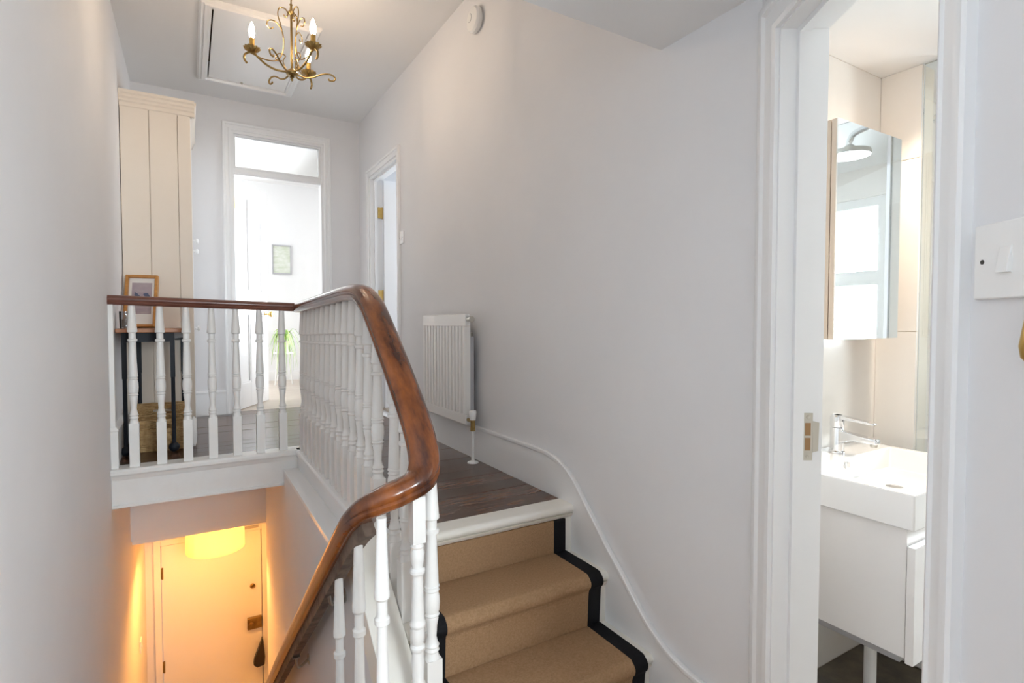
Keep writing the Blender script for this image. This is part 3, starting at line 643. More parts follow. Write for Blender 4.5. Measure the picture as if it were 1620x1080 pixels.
for a, b, ky in ((CY0 + 0.006, CY0 + 0.42, CY0 + 0.37), (CY0 + 0.424, YF - 0.01, CY0 + 0.47)):
    dr = build('door', MB().box((CX - 0.022, a, ZL + 0.06), (CX, b, CZ1 - 0.10)), TRIM, cb, bevel=0.002)
    for zk in ((0.58,) if ky < CY0 + 0.4 else (0.52,)):
        build('knob', MB().lathe([(0.006, 0), (0.006, 0.016), (0.016, 0.022), (0.017, 0.030), (0.010, 0.036)], (CX, ky, zk), 14, 'x'), PLASTIC, dr)
build('knob', MB().lathe([(0.006, 0), (0.006, 0.016), (0.016, 0.022), (0.017, 0.030), (0.010, 0.036)], (CX - 0.004, CY0 + 0.06, -0.03), 14, 'x'), PLASTIC, cb)
# console table
tb = thing('console_table', (-0.19, 3.76, ZL), 'narrow console table with orange-brown top and black legs before the cupboard', 'table')
build('table_top', MB().box((XL + 0.004, 3.56, -0.048), (-0.026, 4.045, -0.026)), TABLEW, tb, bevel=0.003)
m = MB(); m.box((-0.305, 3.592, -0.100), (-0.075, 3.606, -0.048)); m.box((-0.267, 4.009, -0.100), (-0.038, 4.023, -0.048)); m.prism([(-0.313, 3.60), (-0.301, 3.60), (-0.261, 4.016), (-0.273, 4.016)], 'z', -0.085, -0.048); m.prism([(-0.090, 3.60), (-0.078, 3.60), (-0.032, 4.016), (-0.044, 4.016)], 'z', -0.085, -0.048)
build('apron', m, BLACK, tb)
for x, y in ((-0.307, 3.602), (-0.084, 3.604), (-0.267, 4.016), (-0.038, 4.016)):
    m = MB(); m.prism([(x - 0.0115, y - 0.0115), (x + 0.0115, y - 0.0115), (x + 0.0115, y + 0.0115), (x - 0.0115, y + 0.0115)], 'z', -0.30, -0.048)
    m.tube([(x, y, -0.30), (x, y, ZL + 0.05)], 0.0105, 10)
    lg = build('leg', m, BLACK, tb)
    build('ball_foot', MB().lathe([(0.004, ZL + 0.001)] + [(0.027 * math.sin(t), ZL + 0.028 - 0.027 * math.cos(t)) for t in [PI * k / 10 for k in range(1, 10)]] + [(0.004, ZL + 0.055)], (x, y, 0), 16), BLACK, lg)
# framed picture leaning on the cupboard
pf = thing('framed_picture', (-0.258, 3.95, -0.026), 'golden wooden frame with a mauve photo leaning on the console table', 'picture')
lean = Matrix.Translation((-0.258, 3.914, -0.0165)) @ Matrix.Rotation(math.radians(-10), 4, 'Z') @ Matrix.Rotation(math.radians(-15), 4, 'X')
hw, H = 0.084, 0.326
m = MB(lean); f = 0.016
m.box((-hw, 0, 0), (-hw + f, 0.035, H)); m.box((hw - f, 0, 0), (hw, 0.035, H)); m.box((-hw + f, 0, 0), (hw - f, 0.035, f)); m.box((-hw + f, 0, H - f), (hw - f, 0.035, H))
build('frame', m, FRAMEW, pf, bevel=0.002)
mt_ = build('mount', MB(lean).box((-hw + f, 0.022, f), (hw - f, 0.028, H - f)), PAPER, pf)
ph = build('print', MB(lean).box((-0.052, 0.019, 0.085), (0.052, 0.022, H - 0.045)), PRINT, pf)
m = MB(lean)
for cx, cz, r in ((-0.028, 0.205, 0.010), (-0.018, 0.196, 0.009), (-0.034, 0.216, 0.004), (0.024, 0.204, 0.013), (0.034, 0.195, 0.009), (0.014, 0.208, 0.006)):
    m.lathe([(r, 0.0185), (r, 0.0192)], (cx, 0, cz), 10, 'y')
build('printed_figures', m, INK, mt_)
# glass candle jar
jr = thing('candle_jar', (-0.298, 3.64, -0.026), 'small clear glass jar with brown wax on the console table', 'jar')
m = MB(); m.lathe([(0.030, -0.0255), (0.032, 0.06), (0.032, 0.068), (0.0295, 0.068), (0.0275, -0.018)], (-0.298, 3.64, 0), 20); build('glass_body', m, JAR, jr)
build('wax', MB().lathe([(0.025, -0.017), (0.026, 0.025)], (-0.298, 3.64, 0), 16), WAX, jr)
m = MB(); m.tube([(-0.298, 3.64, 0.025), (-0.296, 3.64, 0.050)], 0.004, 6); build('wick', m, WAX, jr)
# wicker baskets under the table
def basket(x0, x1, y0, y1, z0, z1, label, rows):
    o = thing('wicker_basket', ((x0 + x1) / 2, (y0 + y1) / 2, z0), label, 'basket', 'wicker baskets under the console table')
    m = MB(); dz = (z1 - z0) / rows; r = dz * 0.58; xc = (x0 + x1) / 2; rc_ = 0.03
    def corner(cx, cy, a0): return [(cx + rc_ * math.cos(a0 + t * PI / 6), cy + rc_ * math.sin(a0 + t * PI / 6)) for t in range(4)]
    for k in range(rows):
        z = z0 + dz * (k + 0.5); e = 0.006 * k / rows
        def run(slot):
            right = [(xc + slot, y0 - e)] + [(xc + slot + (x1 + e - rc_ - xc - slot) * q / 6, y0 - e) for q in range(1, 6)] + corner(x1 + e - rc_, y0 - e + rc_, -PI / 2) + [(x1 + e, y0 + rc_ + (y1 - y0 - 2 * rc_) * q / 5) for q in range(1, 5)] + corner(x1 + e - rc_, y1 + e - rc_, 0) + [(x1 - rc_ + (xc + slot - x1 + rc_) * q / 6, y1 + e) for q in range(1, 7)]
            left = [(2 * xc - px_, py_) for px_, py_ in reversed(right)]
            return right, left
        wob = lambda pts: [(px_ + random.uniform(-.0012, .0012), py_ + random.uniform(-.0012, .0012), z + random.uniform(-.0016, .0016)) for px_, py_ in pts]
        if k in (rows - 4, rows - 5, rows - 6):
            for part_ in run(0.050): m.tube(wob(part_), r, 6)
        else:
            a, b = run(0.0); m.tube(wob(a + b[1:-1]), r, 6, closed=True)
    build('woven_wall', m, WICKER, o)
    build('base', MB().box((x0 + 0.01, y0 + 0.01, z0 + 0.002), (x1 - 0.01, y1 - 0.01, z0 + 0.014)), WICKER, o)
    return o
basket(-0.285, -0.018, 3.665, 3.845, ZL, -0.545, 'woven seagrass basket with slot handles, the front one under the console table', 20)
basket(-0.285, -0.018, 3.872, 3.970, ZL, -0.485, 'taller woven seagrass basket behind the front one under the console table', 25)
# white cloth-like bag bulging beside the basket
m = MB(); pr = [(0.001, 0.0), (0.012, 0.0), (0.020, 0.02), (0.026, 0.07), (0.026, 0.12), (0.020, 0.16), (0.008, 0.175), (0.001, 0.177)]
m.lathe([(r * 0.62, ZL + 0.001 + h) for r, h in pr], (0.013, 3.70, 0), 18)
build('white_bag', m, CLOTH, label='small white rounded bag on the floor beside the baskets', cat='bag', smooth=80)

# radiator
XRAD = 1.245; RY0, RY1, RZ0, RZ1 = 2.565, 3.165, -0.535, 0.052
rd = thing('radiator', (XRAD, 2.86, RZ0), 'white ribbed panel radiator on the right wall', 'radiator')
m = MB(); n = 14; pts = [(XRAD + 0.028, RY0), (XRAD + 0.008, RY0)]
pw = (RY1 - RY0) / n
for k in range(n):
    a = RY0 + k * pw
    pts += [(XRAD + 0.022, a + pw * 0.14), (XRAD - 0.003, a + pw * 0.24), (XRAD - 0.003, a + pw * 0.76), (XRAD + 0.022, a + pw * 0.86)]
pts += [(XRAD + 0.008, RY1), (XRAD + 0.028, RY1)]
m.prism(pts, 'z', RZ0 + 0.055, RZ1 - 0.065)
build('ribbed_panel', m, RADW, rd, smooth=20)
for za, zb_ in ((RZ0, RZ0 + 0.056), (RZ1 - 0.066, RZ1)): build('seam_band', MB().box((XRAD - 0.002, RY0, za), (XRAD + 0.028, RY1, zb_)), RADW, rd, bevel=0.005)
for q in (RY0 + 0.10, RY1 - 0.10): build('wall_bracket', MB().box((XRAD + 0.028, q - 0.02, RZ0 + 0.07), (XR - 0.001, q + 0.02, RZ1 - 0.10)), STEEL, rd)
m = MB(); m.box((XRAD + 0.030, RY0 + 0.012, RZ0 + 0.05), (XRAD + 0.055, RY1 - 0.012, RZ1 - 0.12)); build('convector_fins', m, SILV, rd)
m = MB(); m.lathe([(0.012, RY0 + 0.002), (0.012, RY0 - 0.030), (0.015, RY0 - 0.030), (0.015, RY0 - 0.048), (0.006, RY0 - 0.048)], (XRAD + 0.014, 0, RZ1 - 0.028), 12, 'y'); build('bleed_plug', m, STEEL, rd)
yv = RY0 - 0.055
m = MB(); m.lathe([(0.010, RY0 + 0.002), (0.010, yv)], (XRAD + 0.014, 0, RZ0 + 0.028), 10, 'y'); m.lathe([(0.012, RZ0 - 0.02), (0.012, RZ0 + 0.045)], (XRAD + 0.014, yv, 0), 12); m.lathe([(0.014, RZ0 - 0.022), (0.014, RZ0 - 0.002)], (XRAD + 0.014, yv, 0), 6)
build('valve_body', m, OLDBRASS, rd)
build('valve_cap', MB().lathe([(0.014, RZ0 + 0.035), (0.016, RZ0 + 0.04), (0.020, RZ0 + 0.075), (0.017, RZ0 + 0.084), (0.006, RZ0 + 0.086)], (XRAD + 0.014, yv, 0), 14), PLASTIC, rd)
build('feed_pipe', MB().lathe([(0.0085, ZL + 0.001), (0.0085, RZ0 - 0.015)], (XRAD + 0.014, yv, 0), 12), PLASTIC, rd)
build('pipe_collar', MB().lathe([(0.030, ZL + 0.001), (0.028, ZL + 0.006), (0.011, ZL + 0.012)], (XRAD + 0.014, yv, 0), 18), PLASTIC, rd)

# smoke alarm
sa = thing('smoke_alarm', (XR, 2.575, 1.53), 'round white smoke alarm high on the right wall', 'smoke alarm')
build('base_plate', MB().lathe([(0.050, XR - 0.0135), (0.050, XR - 0.0005)], (0, 2.575, 1.587), 28, 'x'), PLASTIC, sa)
build('cover', MB().lathe([(0.066, XR - 0.013), (0.066, XR - 0.030), (0.058, XR - 0.040), (0.03, XR - 0.044), (0.005, XR - 0.044)], (0, 2.575, 1.587), 28, 'x'), PLASTIC, sa)
m = MB(); m.lathe([(0.020, XR - 0.0435), (0.020, XR - 0.046), (0.018, XR - 0.047), (0.004, XR - 0.047)], (0, 2.590, 1.597), 20, 'x'); build('test_button', m, PLASTIC, sa)
m = MB(); m.lathe([(0.022, XR - 0.0432), (0.022, XR - 0.0448)], (0, 2.590, 1.597), 20, 'x'); build('button_groove_shade', m, SILV, sa)  # thin grey disc: shade of the groove round the button, put in as colour

# light switches
def switch(name, label, M, hw, hh, rock):
    o = None
    m = MB(M); m.box((-hw, -0.009, -hh), (hw, 0, hh))
    loc = M @ Vector((0, 0, -hh))
    t = thing(name, loc, label, 'light switch')
    build('plate', m, PLASTIC, t, bevel=0.002)
    r = MB(M); r.prism([(-0.009, -rock * 1.25), (-0.016, -rock * 1.25), (-0.010, rock * 1.25), (-0.009, rock * 1.25)], 'x', -rock * 0.62, rock * 0.62)
    build('rocker', r, PLASTIC, t, bevel=0.0008)
    fr = MB(M); q = rock * 0.62 + 0.0012; qz = rock * 1.25 + 0.0012
    fr.box((-q, -0.0094, -qz), (q, -0.0088, qz)); build('rocker_surround', fr, PLASTIC, t)
    for x in (-hw * 0.72, hw * 0.72): build('screw', MB(M).lathe([(0.0032, -0.0095), (0.0032, -0.0088)], (x, 0, 0), 10, 'y'), DARKP, t)
    return t
switch('light_switch', 'large white light switch on the angled wall beside the bathroom doorway', ANG @ Matrix.Translation((0.777, 0, 0.083)) @ Matrix.Rotation(PI, 4, 'Z') @ Matrix.Rotation(PI, 4, 'Z'), 0.050, 0.050, 0.0135)
switch('light_switch', 'small white light switch beside the right-hand doorway', RGT @ Matrix.Translation((3.775, 0, 0.62)), 0.042, 0.045, 0.012)
LFT = Matrix(((0, -1, 0, XL), (1, 0, 0, 0), (0, 0, 1, 0), (0, 0, 0, 1)))
switch('light_switch', 'white light switch low on the left wall by the front door', LFT @ Matrix.Translation((4.69, 0, -2.33)), 0.043, 0.043, 0.012)
# brass knob hanging at the angled wall
m = MB(ANG); m.lathe([(0.003, 0.035), (0.005, 0.033), (0.007, 0.02), (0.010, 0.0), (0.013, -0.022), (0.011, -0.036), (0.004, -0.044)], (0.826, -0.016, -0.005), 16); m.tube([(0.826, -0.016, 0.029), (0.826, -0.012, 0.040), (0.826, 0, 0.045)], 0.003, 6)
build('brass_hook', m, BRASS, label='small yellow brass piece hanging on the wall by the large switch', cat='hook', smooth=60)

# loft hatch
hx0, hx1, hy0, hy1 = 0.075, 0.72, 3.44, 4.56
lh = thing('loft_hatch', ((hx0 + hx1) / 2, 4.0, ZC), 'white moulded loft hatch in the landing ceiling', 'hatch')
m = MB(); pr = [(0.0, 0.0), (0.0, -0.012), (0.012, -0.024), (0.026, -0.018), (0.030, -0.028), (0.052, -0.030), (0.056, -0.018), (0.064, -0.018), (0.066, 0.0)]
def ringprof(m, x0, x1, y0, y1, pr, z):
    k = len(pr); vs = []
    for sx, sy in ((0, 0), (1, 0), (1, 1), (0, 1)):
        for o_, h in pr: vs.append(((x1 - o_) if sx else (x0 + o_), (y1 - o_) if sy else (y0 + o_), z + h))
    fs = [(c * k + q, c * k + q + 1, ((c + 1) % 4) * k + q + 1, ((c + 1) % 4) * k + q) for c in range(4) for q in range(k - 1)]
    return m.add(vs, fs)
ringprof(m, hx0, hx1, hy0, hy1, pr, ZC); build('moulded_frame', m, TRIM, lh, smooth=25)
build('hatch_panel', MB().box((hx0 + 0.073, hy0 + 0.070, ZC - 0.012), (hx1 - 0.068, hy1 - 0.070, ZC - 0.003)), TRIM, lh)
m = MB(); m.lathe([(0.006, ZC - 0.024), (0.008, ZC - 0.016), (0.008, ZC - 0.012)], (0.36, hy1 - 0.082, 0), 10); build('catch', m, STEEL, lh)

# chandelier
HC = Vector((0.465, 2.943, 0)); zq = lambda z: z if z > 1.33 else 1.33 - (1.33 - z) * 0.66; R_ = Vector((0.859, -0.512, 0)); F_ = Vector((0.512, 0.859, 0))
ch = thing('chandelier', (HC.x, HC.y, ZC), 'antique brass scrolled chandelier with three lit candle bulbs', 'chandelier')
def cp(ang, r, z):
    d = R_ * math.cos(ang) + F_ * math.sin(ang)
    return (HC.x + d.x * r, HC.y + d.y * r, zq(z))
m = MB(); m.lathe([(0.045, ZC - 0.001), (0.045, ZC - 0.008), (0.025, ZC - 0.028), (0.006, ZC - 0.034)], (HC.x, HC.y, 0), 20); build('ceiling_rose', m, OLDBRASS, ch)
zc = ZC - 0.034; k = 0
while zc > 1.605:
    c = zc - 0.016; pts = [(HC.x + (0.0075 * math.cos(t) if k % 2 else 0), HC.y + (0 if k % 2 else 0.0075 * math.cos(t)), c + 0.019 * math.sin(t)) for t in [2 * PI * q / 12 for q in range(12)]]
    build('chain_link', MB().tube(pts, 0.0026, 6, closed=True), OLDBRASS, ch); zc -= 0.030; k += 1
m = MB(); m.lathe([(r, zq(z)) for r, z in [(0.004, 1.165), (0.007, 1.175), (0.005, 1.185), (0.012, 1.192), (0.008, 1.202), (0.026, 1.212), (0.030, 1.224), (0.022, 1.240), (0.012, 1.252), (0.0055, 1.262), (0.0055, 1.545), (0.013, 1.552), (0.016, 1.560), (0.008, 1.570), (0.005, 1.590), (0.008, 1.598), (0.003, 1.604)]], (HC.x, HC.y, 0), 18)
build('stem', m, OLDBRASS, ch)
for ia, ang in enumerate([math.radians(q) for q in (84.5, 204.5, 324.5)]):
    arm = spline([cp(ang, 0.022, 1.228), cp(ang, 0.07, 1.228), cp(ang, 0.115, 1.252), cp(ang, 0.150, 1.292), cp(ang, 0.170, 1.318), cp(ang, 0.192, 1.322), cp(ang, 0.212, 1.300), cp(ang, 0.215, 1.268), cp(ang, 0.203, 1.240)], 6)
    a_ = build('candle_arm', MB().tube(arm, 0.0052, 8), OLDBRASS, ch, smooth=60)
    cx, cy, _ = cp(ang, 0.180, 0)
    seg = 24; m = MB(); vs, fs = [], []
    for i, (r, h, amp) in enumerate(((0.006, 1.322, 0), (0.020, 1.328, 0.0), (0.032, 1.340, 0.003), (0.036, 1.349, 0.005), (0.034, 1.349, 0.005), (0.018, 1.334, 0), (0.004, 1.330, 0))):
        for q in range(48):
            t = 2 * PI * q / 48; rr = r + amp * math.cos(t * 12)
            vs.append((cx + rr * math.cos(t), cy + rr * math.sin(t), h))
    for i in range(6):
        for q in range(48): fs.append((i * 48 + q, i * 48 + (q + 1) % 48, (i + 1) * 48 + (q + 1) % 48, (i + 1) * 48 + q))
    m.add(vs, fs); build('drip_pan', m, OLDBRASS, ch, smooth=60)
    sl = build('candle_sleeve', MB().lathe([(0.0115, 1.330), (0.0125, 1.338), (0.0115, 1.342), (0.0120, 1.394), (0.008, 1.396)], (cx, cy, 0), 16), BRASS, ch)
    build('bulb', MB().lathe([(0.006, 1.394), (0.011, 1.404), (0.0145, 1.420), (0.0135, 1.436), (0.008, 1.458), (0.003, 1.470), (0.0008, 1.474)], (cx, cy, 0), 16), BULB, ch, smooth=60)
    w1 = spline([cp(ang, 0.185, 1.318), cp(ang, 0.13, 1.292), cp(ang, 0.075, 1.296), cp(ang, 0.045, 1.345), cp(ang, 0.036, 1.410), cp(ang, 0.046, 1.465), cp(ang, 0.075, 1.500), cp(ang, 0.105, 1.498), cp(ang, 0.112, 1.474), cp(ang, 0.096, 1.460), cp(ang, 0.082, 1.468)], 6)
    w2 = spline([cp(ang, 0.038, 1.43), cp(ang, 0.050, 1.490), cp(ang, 0.062, 1.535), cp(ang, 0.055, 1.568), cp(ang, 0.030, 1.572), cp(ang, 0.015, 1.550), cp(ang, 0.024, 1.532), cp(ang, 0.036, 1.540)], 6)
    w3 = spline([cp(ang, 0.026, 1.24), cp(ang, 0.040, 1.30), cp(ang, 0.030, 1.34), cp(ang, 0.06, 1.345), cp(ang, 0.075, 1.315), cp(ang, 0.058, 1.296), cp(ang, 0.045, 1.305)], 6)
    build('scroll_wire', MB().tube(w1, 0.0030, 6), OLDBRASS, ch, smooth=60); build('scroll_wire', MB().tube(w2, 0.0030, 6), OLDBRASS, ch, smooth=60); build('scroll_wire', MB().tube(w3, 0.0026, 6), OLDBRASS, ch, smooth=60)
    a2 = ang + PI / 3 if ia == 0 else (ang + PI / 3 if ia == 1 else ang + PI / 3)
    sw = spline([cp(a2, 0.022, 1.222), cp(a2, 0.06, 1.208), cp(a2, 0.10, 1.220), cp(a2, 0.145, 1.256), cp(a2, 0.185, 1.266), cp(a2, 0.208, 1.245), cp(a2, 0.200, 1.220), cp(a2, 0.180, 1.218), cp(a2, 0.176, 1.230)], 6)
    build('scroll_arm', MB().tube(sw, 0.0042, 8), OLDBRASS, ch, smooth=60)

# lamp in the entrance hall
dl = thing('drum_ceiling_lamp', (0.140, 4.50, -1.45), 'glowing cream drum lamp before the front door', 'lamp')
m = MB(); prf = [(0.190, -1.450), (0.192, -1.650), (0.186, -1.650), (0.184, -1.450)]
vs, fs = [], []; SG = 40
for r, h in prf:
    for q in range(SG): vs.append((0.140 + r * math.cos(2 * PI * q / SG), 4.50 + r * math.sin(2 * PI * q / SG), h))
for i in range(3):
    for q in range(SG): fs.append((i * SG + q, i * SG + (q + 1) % SG, (i + 1) * SG + (q + 1) % SG, (i + 1) * SG + q))
build('lamp_shade', m.add(vs, fs), SHADE, dl, smooth=60)
build('lamp_bulb', MB().lathe([(0.012, -1.51), (0.025, -1.54), (0.025, -1.555), (0.01, -1.575)], (0.140, 4.50, 0), 16), LAMPB, dl, smooth=60)
build('lamp_holder', MB().lathe([(0.05, -1.4505), (0.05, -1.47), (0.014, -1.475), (0.014, -1.512)], (0.140, 4.50, 0), 16), PLASTIC, dl)
d = bpy.data.lights.new('lamp_light', 'POINT'); d.energy = 14.5; d.color = (1.0, 0.42, 0.10); d.shadow_soft_size = 0.06
l = bpy.data.objects.new('lamp_light', d); col.objects.link(l); l.parent = dl; l.location = Vector((0.140, 4.50, -1.60)) - wl(dl)
# black bag on the latch side of the front door
m = MB(); m.prism([(0.505, -2.83), (0.512, -2.80), (0.522, -2.83), (0.535, -2.98), (0.530, -3.05), (0.470, -3.06), (0.440, -3.03), (0.447, -2.98)], 'y', 5.21, 5.262)
hb = build('hanging_bag', m, LEATH, label='small black bag hanging at the edge of the front door', cat='bag', bevel=0.012)

# far room: picture, plant
pc = thing('wall_picture', (1.03, FY1, 0.64), 'small pale landscape picture on the back wall of the bright room', 'picture')
m = MB(); x0, x1, z0, z1, y = 0.915, 1.145, 0.635, 1.005, FY1
m.box((x0, y - 0.025, z0), (x0 + 0.014, y, z1)); m.box((x1 - 0.014, y - 0.025, z0), (x1, y, z1)); m.box((x0 + 0.014, y - 0.025, z0), (x1 - 0.014, y, z0 + 0.014)); m.box((x0 + 0.014, y - 0.025, z1 - 0.014), (x1 - 0.014, y, z1))
build('frame', m, SILV, pc); build('print', MB().box((x0 + 0.014, y - 0.012, z0 + 0.014), (x1 - 0.014, y - 0.002, z1 - 0.014)), LANDS, pc)
pl = thing('potted_spider_plant', (0.95, 6.85, -0.33), 'green spider plant with drooping leaves on a white stand in the bright room', 'plant')
build('pot', MB().lathe([(0.05, -0.33), (0.072, -0.20), (0.076, -0.20), (0.070, -0.205), (0.066, -0.215)], (0.95, 6.85, 0), 18), POT, pl)
build('soil', MB().lathe([(0.066, -0.225), (0.066, -0.212)], (0.95, 6.85, 0), 16), SOIL, pl)
for k in range(46):
    a = k * 2.399; L = random.uniform(0.22, 0.42); dr = random.uniform(0.35, 0.75); up_ = random.uniform(0.14, 0.28); vs, fs = [], []
    for q in range(7):
        t = q / 6; r = L * 0.55 * t; z = -0.215 + up_ * math.sin(min(t * 1.5, 1.57)) * 1.0 - dr * max(0, t - 0.4) ** 1.5 * 1.6
        r = max(r, 0.128) if z < -0.30 else r; wd = 0.011 * (1 - t) + 0.001; px_, py_ = 0.95 + r * math.cos(a), 6.85 + r * math.sin(a)
        vs += [(px_ - wd * math.sin(a), py_ + wd * math.cos(a), z), (px_, py_, z - 0.003), (px_ + wd * math.sin(a), py_ - wd * math.cos(a), z)]
    for q in range(6): fs += [(q * 3, q * 3 + 1, q * 3 + 4, q * 3 + 3), (q * 3 + 1, q * 3 + 2, q * 3 + 5, q * 3 + 4)]
    build('leaf', MB().add(vs, fs), LEAF, pl, smooth=80)
ps = thing('plant_stand', (0.95, 6.85, ZL), 'white plant stand under the spider plant', 'stand')
build('stand_top', MB().lathe([(0.11, -0.35), (0.11, -0.331)], (0.95, 6.85, 0), 24), PLASTIC, ps)
for k in range(3):
    a = k * 2.094 + 0.4; build('leg', MB().tube([(0.95 + 0.07 * math.cos(a), 6.85 + 0.07 * math.sin(a), -0.35), (0.95 + 0.11 * math.cos(a), 6.85 + 0.11 * math.sin(a), ZL)], 0.009, 8), PLASTIC, ps)

# =================================================================== BATHROOM THINGS
# basin on vanity
bx0, bx1, by0, by1, bz1, bz0 = 1.656, 2.262, 0.677, BY - 0.001, -0.460, -0.558
vn = thing('vanity_unit', ((bx0 + bx1) / 2, 0.91, -0.92), 'white wall-hung vanity unit with one drawer under the basin', 'vanity')
build('body', MB().box((bx0 + 0.02, by0 + 0.025, -0.922), (bx1 - 0.02, by1, bz0 - 0.001)), VANITY, vn, bevel=0.0015)
build('drawer_front', MB().box((bx0 + 0.012, by0 + 0.001, -0.930), (bx1 - 0.012, by0 + 0.021, bz0 - 0.048)), VANITY, vn, bevel=0.0015)
build('bottom_rail', MB().box((bx0 + 0.075, by0 + 0.06, -0.968), (bx1 - 0.04, by1, -0.9225)), SILV, vn)
bs = thing('wash_basin', ((bx0 + bx1) / 2, 0.91, bz0), 'rectangular white ceramic basin on the vanity unit', 'basin')
ix0, ix1, iy0, iy1, iz = bx0 + 0.022, bx1 - 0.022, by0 + 0.022, by1 - 0.125, bz1 - 0.070
m = MB(); vs = [(bx0, by0, bz0), (bx1, by0, bz0), (bx1, by1, bz0), (bx0, by1, bz0), (bx0, by0, bz1), (bx1, by0, bz1), (bx1, by1, bz1), (bx0, by1, bz1), (ix0, iy0, bz1), (ix1, iy0, bz1), (ix1, iy1, bz1), (ix0, iy1, bz1), (ix0 + .03, iy0 + .03, iz), (ix1 - .03, iy0 + .03, iz), (ix1 - .03, iy1 - .01, iz), (ix0 + .03, iy1 - .01, iz)]
m.add(vs, [(3, 2, 1, 0), (0, 1, 5, 4), (1, 2, 6, 5), (2, 3, 7, 6), (3, 0, 4, 7), (4, 5, 9, 8), (5, 6, 10, 9), (6, 7, 11, 10), (7, 4, 8, 11), (8, 9, 13, 12), (9, 10, 14, 13), (10, 11, 15, 14), (11, 8, 12, 15), (12, 13, 14, 15)])
build('bowl', m, CERAM, bs, bevel=0.004)
m = MB(); xo, zo = 1.93, bz1 - 0.022; m.lathe([(0.010, iy1 - 0.012), (0.010, iy1 - 0.003)], (xo, 0, zo), 14, 'y'); build('overflow_ring', m, CHROME, bs)
m = MB(); m.lathe([(0.024, iz - 0.001), (0.024, iz + 0.003), (0.006, iz + 0.005)], (1.96, 0.86, 0), 18); build('waste', m, CHROME, bs)
# tap
tx, ty = 1.985, 1.058
tp_ = thing('basin_tap', (tx, ty, bz1), 'chrome lever mixer tap on the back of the basin', 'tap')
m = MB(); m.lathe([(0.026, bz1 + 0.0005), (0.026, bz1 + 0.006), (0.022, bz1 + 0.010), (0.022, bz1 + 0.085), (0.020, bz1 + 0.09)], (tx, ty, 0), 24); build('tap_body', m, CHROME, tp_)
m = MB(); m.prism([(ty, bz1 + 0.084), (ty - 0.135, bz1 + 0.070), (ty - 0.137, bz1 + 0.052), (ty - 0.06, bz1 + 0.052), (ty - 0.02, bz1 + 0.040), (ty, bz1 + 0.04)], 'x', tx - 0.017, tx + 0.017)
build('spout', m, CHROME, tp_, bevel=0.005)
m = MB(); m.lathe([(0.011, bz1 + 0.043), (0.012, bz1 + 0.053)], (tx, ty - 0.122, 0), 16); build('aerator', m, STEEL, tp_)
m = MB(); m.lathe([(0.021, bz1 + 0.091), (0.023, bz1 + 0.096), (0.023, bz1 + 0.130), (0.018, bz1 + 0.136)], (tx, ty, 0), 24)
m.prism([(ty + 0.01, bz1 + 0.136), (ty - 0.02, bz1 + 0.136), (ty - 0.125, bz1 + 0.122), (ty - 0.125, bz1 + 0.116), (ty - 0.02, bz1 + 0.122), (ty + 0.01, bz1 + 0.122)], 'x', tx - 0.014, tx + 0.014)
build('lever', m, CHROME, tp_, bevel=0.002)
# waste pipe
build('waste_pipe', MB().tube([(1.915, 0.90, -0.97), (1.915, 0.90, ZH)], 0.018, 14), PLASTIC, label='white waste pipe dropping to the slate floor under the vanity', cat='pipe')
# mirror cabinet
kx0, kx1, ky0, kz0, kz1 = 1.838, 2.262, 0.995, -0.052, 0.676
mc = thing('mirror_cabinet', ((kx0 + kx1) / 2, 1.06, kz0), 'mirror-fronted wall cabinet over the basin', 'cabinet')
build('body', MB().box((kx0 + 0.002, ky0 + 0.024, kz0), (kx1 - 0.002, BY - 0.001, kz1)), MDF, mc)
dr = build('door', MB().box((kx0, ky0 + 0.004, kz0), (kx1, ky0 + 0.020, kz1)), MDF, mc)
build('mirror', MB().box((kx0, ky0, kz0), (kx1, ky0 + 0.0039, kz1)), MIRROR, dr, label='mirror glass')
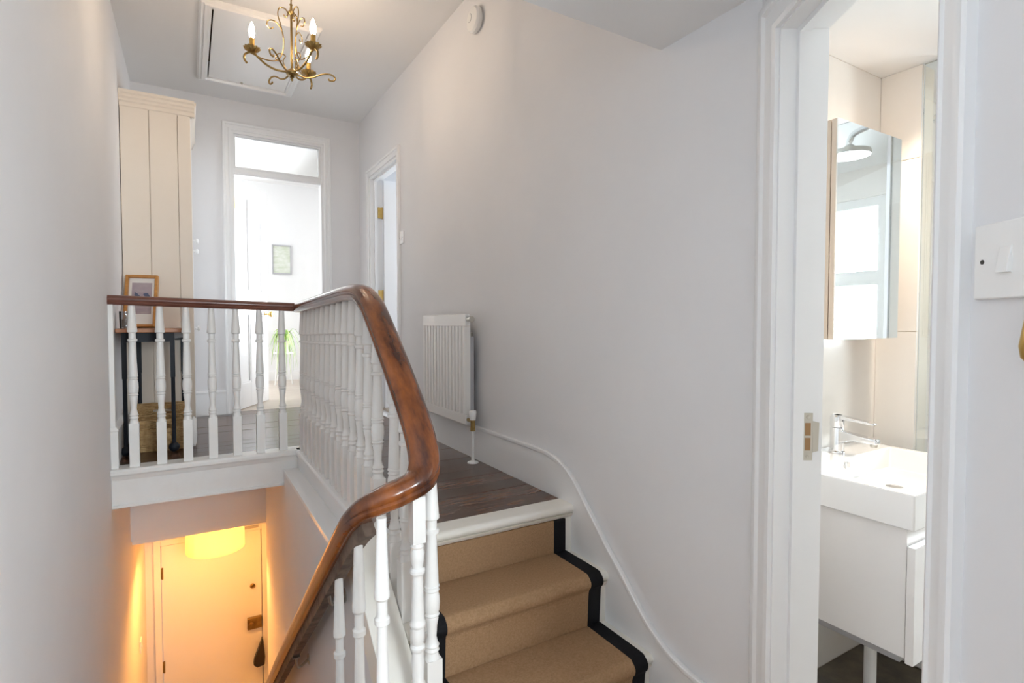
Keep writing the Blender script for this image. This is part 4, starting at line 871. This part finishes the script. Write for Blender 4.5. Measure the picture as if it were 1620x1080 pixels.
# shower screen
sg = thing('shower_screen', (2.385, 0.72, ZH + 0.10), 'clear glass shower screen with a chrome edge beyond the vanity', 'shower screen')
build('fixed_glass', MB().box((2.388, 0.905, ZH + 0.101), (2.396, 0.980, BZ - 0.001)), SHGLASS, sg)
build('glass_door', MB().box((2.384, 0.25, ZH + 0.11), (2.392, 0.893, 0.845)), SHGLASS, sg)
m = MB(); m.box((2.380, 0.893, ZH + 0.101), (2.402, 0.905, 0.85)); build('edge_profile', m, CHROME, sg)
m = MB(); m.lathe([(0.020, 2.384), (0.022, 2.372), (0.018, 2.355), (0.004, 2.352)], (0, 0.855, -0.235), 18, 'x'); build('knob', m, CHROME, sg)
build('shower_tray', MB().box((2.33, BYN + 0.001, ZH), (BXF - 0.001, BY - 0.001, ZH + 0.10)), CERAM, label='white shower tray under the glass screen', cat='shower tray', bevel=0.008)
# shower head seen in the mirror
sh = thing('rain_shower', (2.62, BY, 0.86), 'round chrome rain shower on a curved wall arm, reflected in the mirror', 'shower')
m = MB(); m.tube(spline([(2.62, BY - 0.001, 0.80), (2.62, 0.95, 0.865), (2.61, 0.75, 0.875), (2.60, 0.66, 0.862), (2.60, 0.634, 0.83), (2.60, 0.634, 0.805)], 6), 0.013, 12); m.lathe([(0.03, BY - 0.012), (0.03, BY - 0.001)], (2.62, 0, 0.80), 16, 'y'); build('arm', m, CHROME, sh)
m = MB(); m.lathe([(0.018, 0.812), (0.026, 0.800), (0.085, 0.785), (0.088, 0.772), (0.085, 0.764), (0.01, 0.764)], (2.60, 0.634, 0), 28); build('spray_plate', m, STEEL, sh)
# downlight
dn = thing('downlight', (2.10, 0.765, BZ), 'round recessed downlight in the bathroom ceiling', 'downlight')
build('bezel', MB().lathe([(0.046, BZ - 0.0005), (0.046, BZ - 0.004), (0.034, BZ - 0.006), (0.031, BZ - 0.002)], (2.10, 0.765, 0), 24), PLASTIC, dn)
build('lens', MB().lathe([(0.030, BZ - 0.001), (0.030, BZ - 0.003)], (2.10, 0.765, 0), 20), SPOT, dn)
d = bpy.data.lights.new('downlight_light', 'SPOT'); d.energy = 24; d.color = (1.0, 0.86, 0.70); d.spot_size = math.radians(120); d.spot_blend = 0.6; d.shadow_soft_size = 0.03
l = bpy.data.objects.new('downlight_light', d); col.objects.link(l); l.parent = dn; l.location = Vector((2.10, 0.765, BZ - 0.012)) - wl(dn)
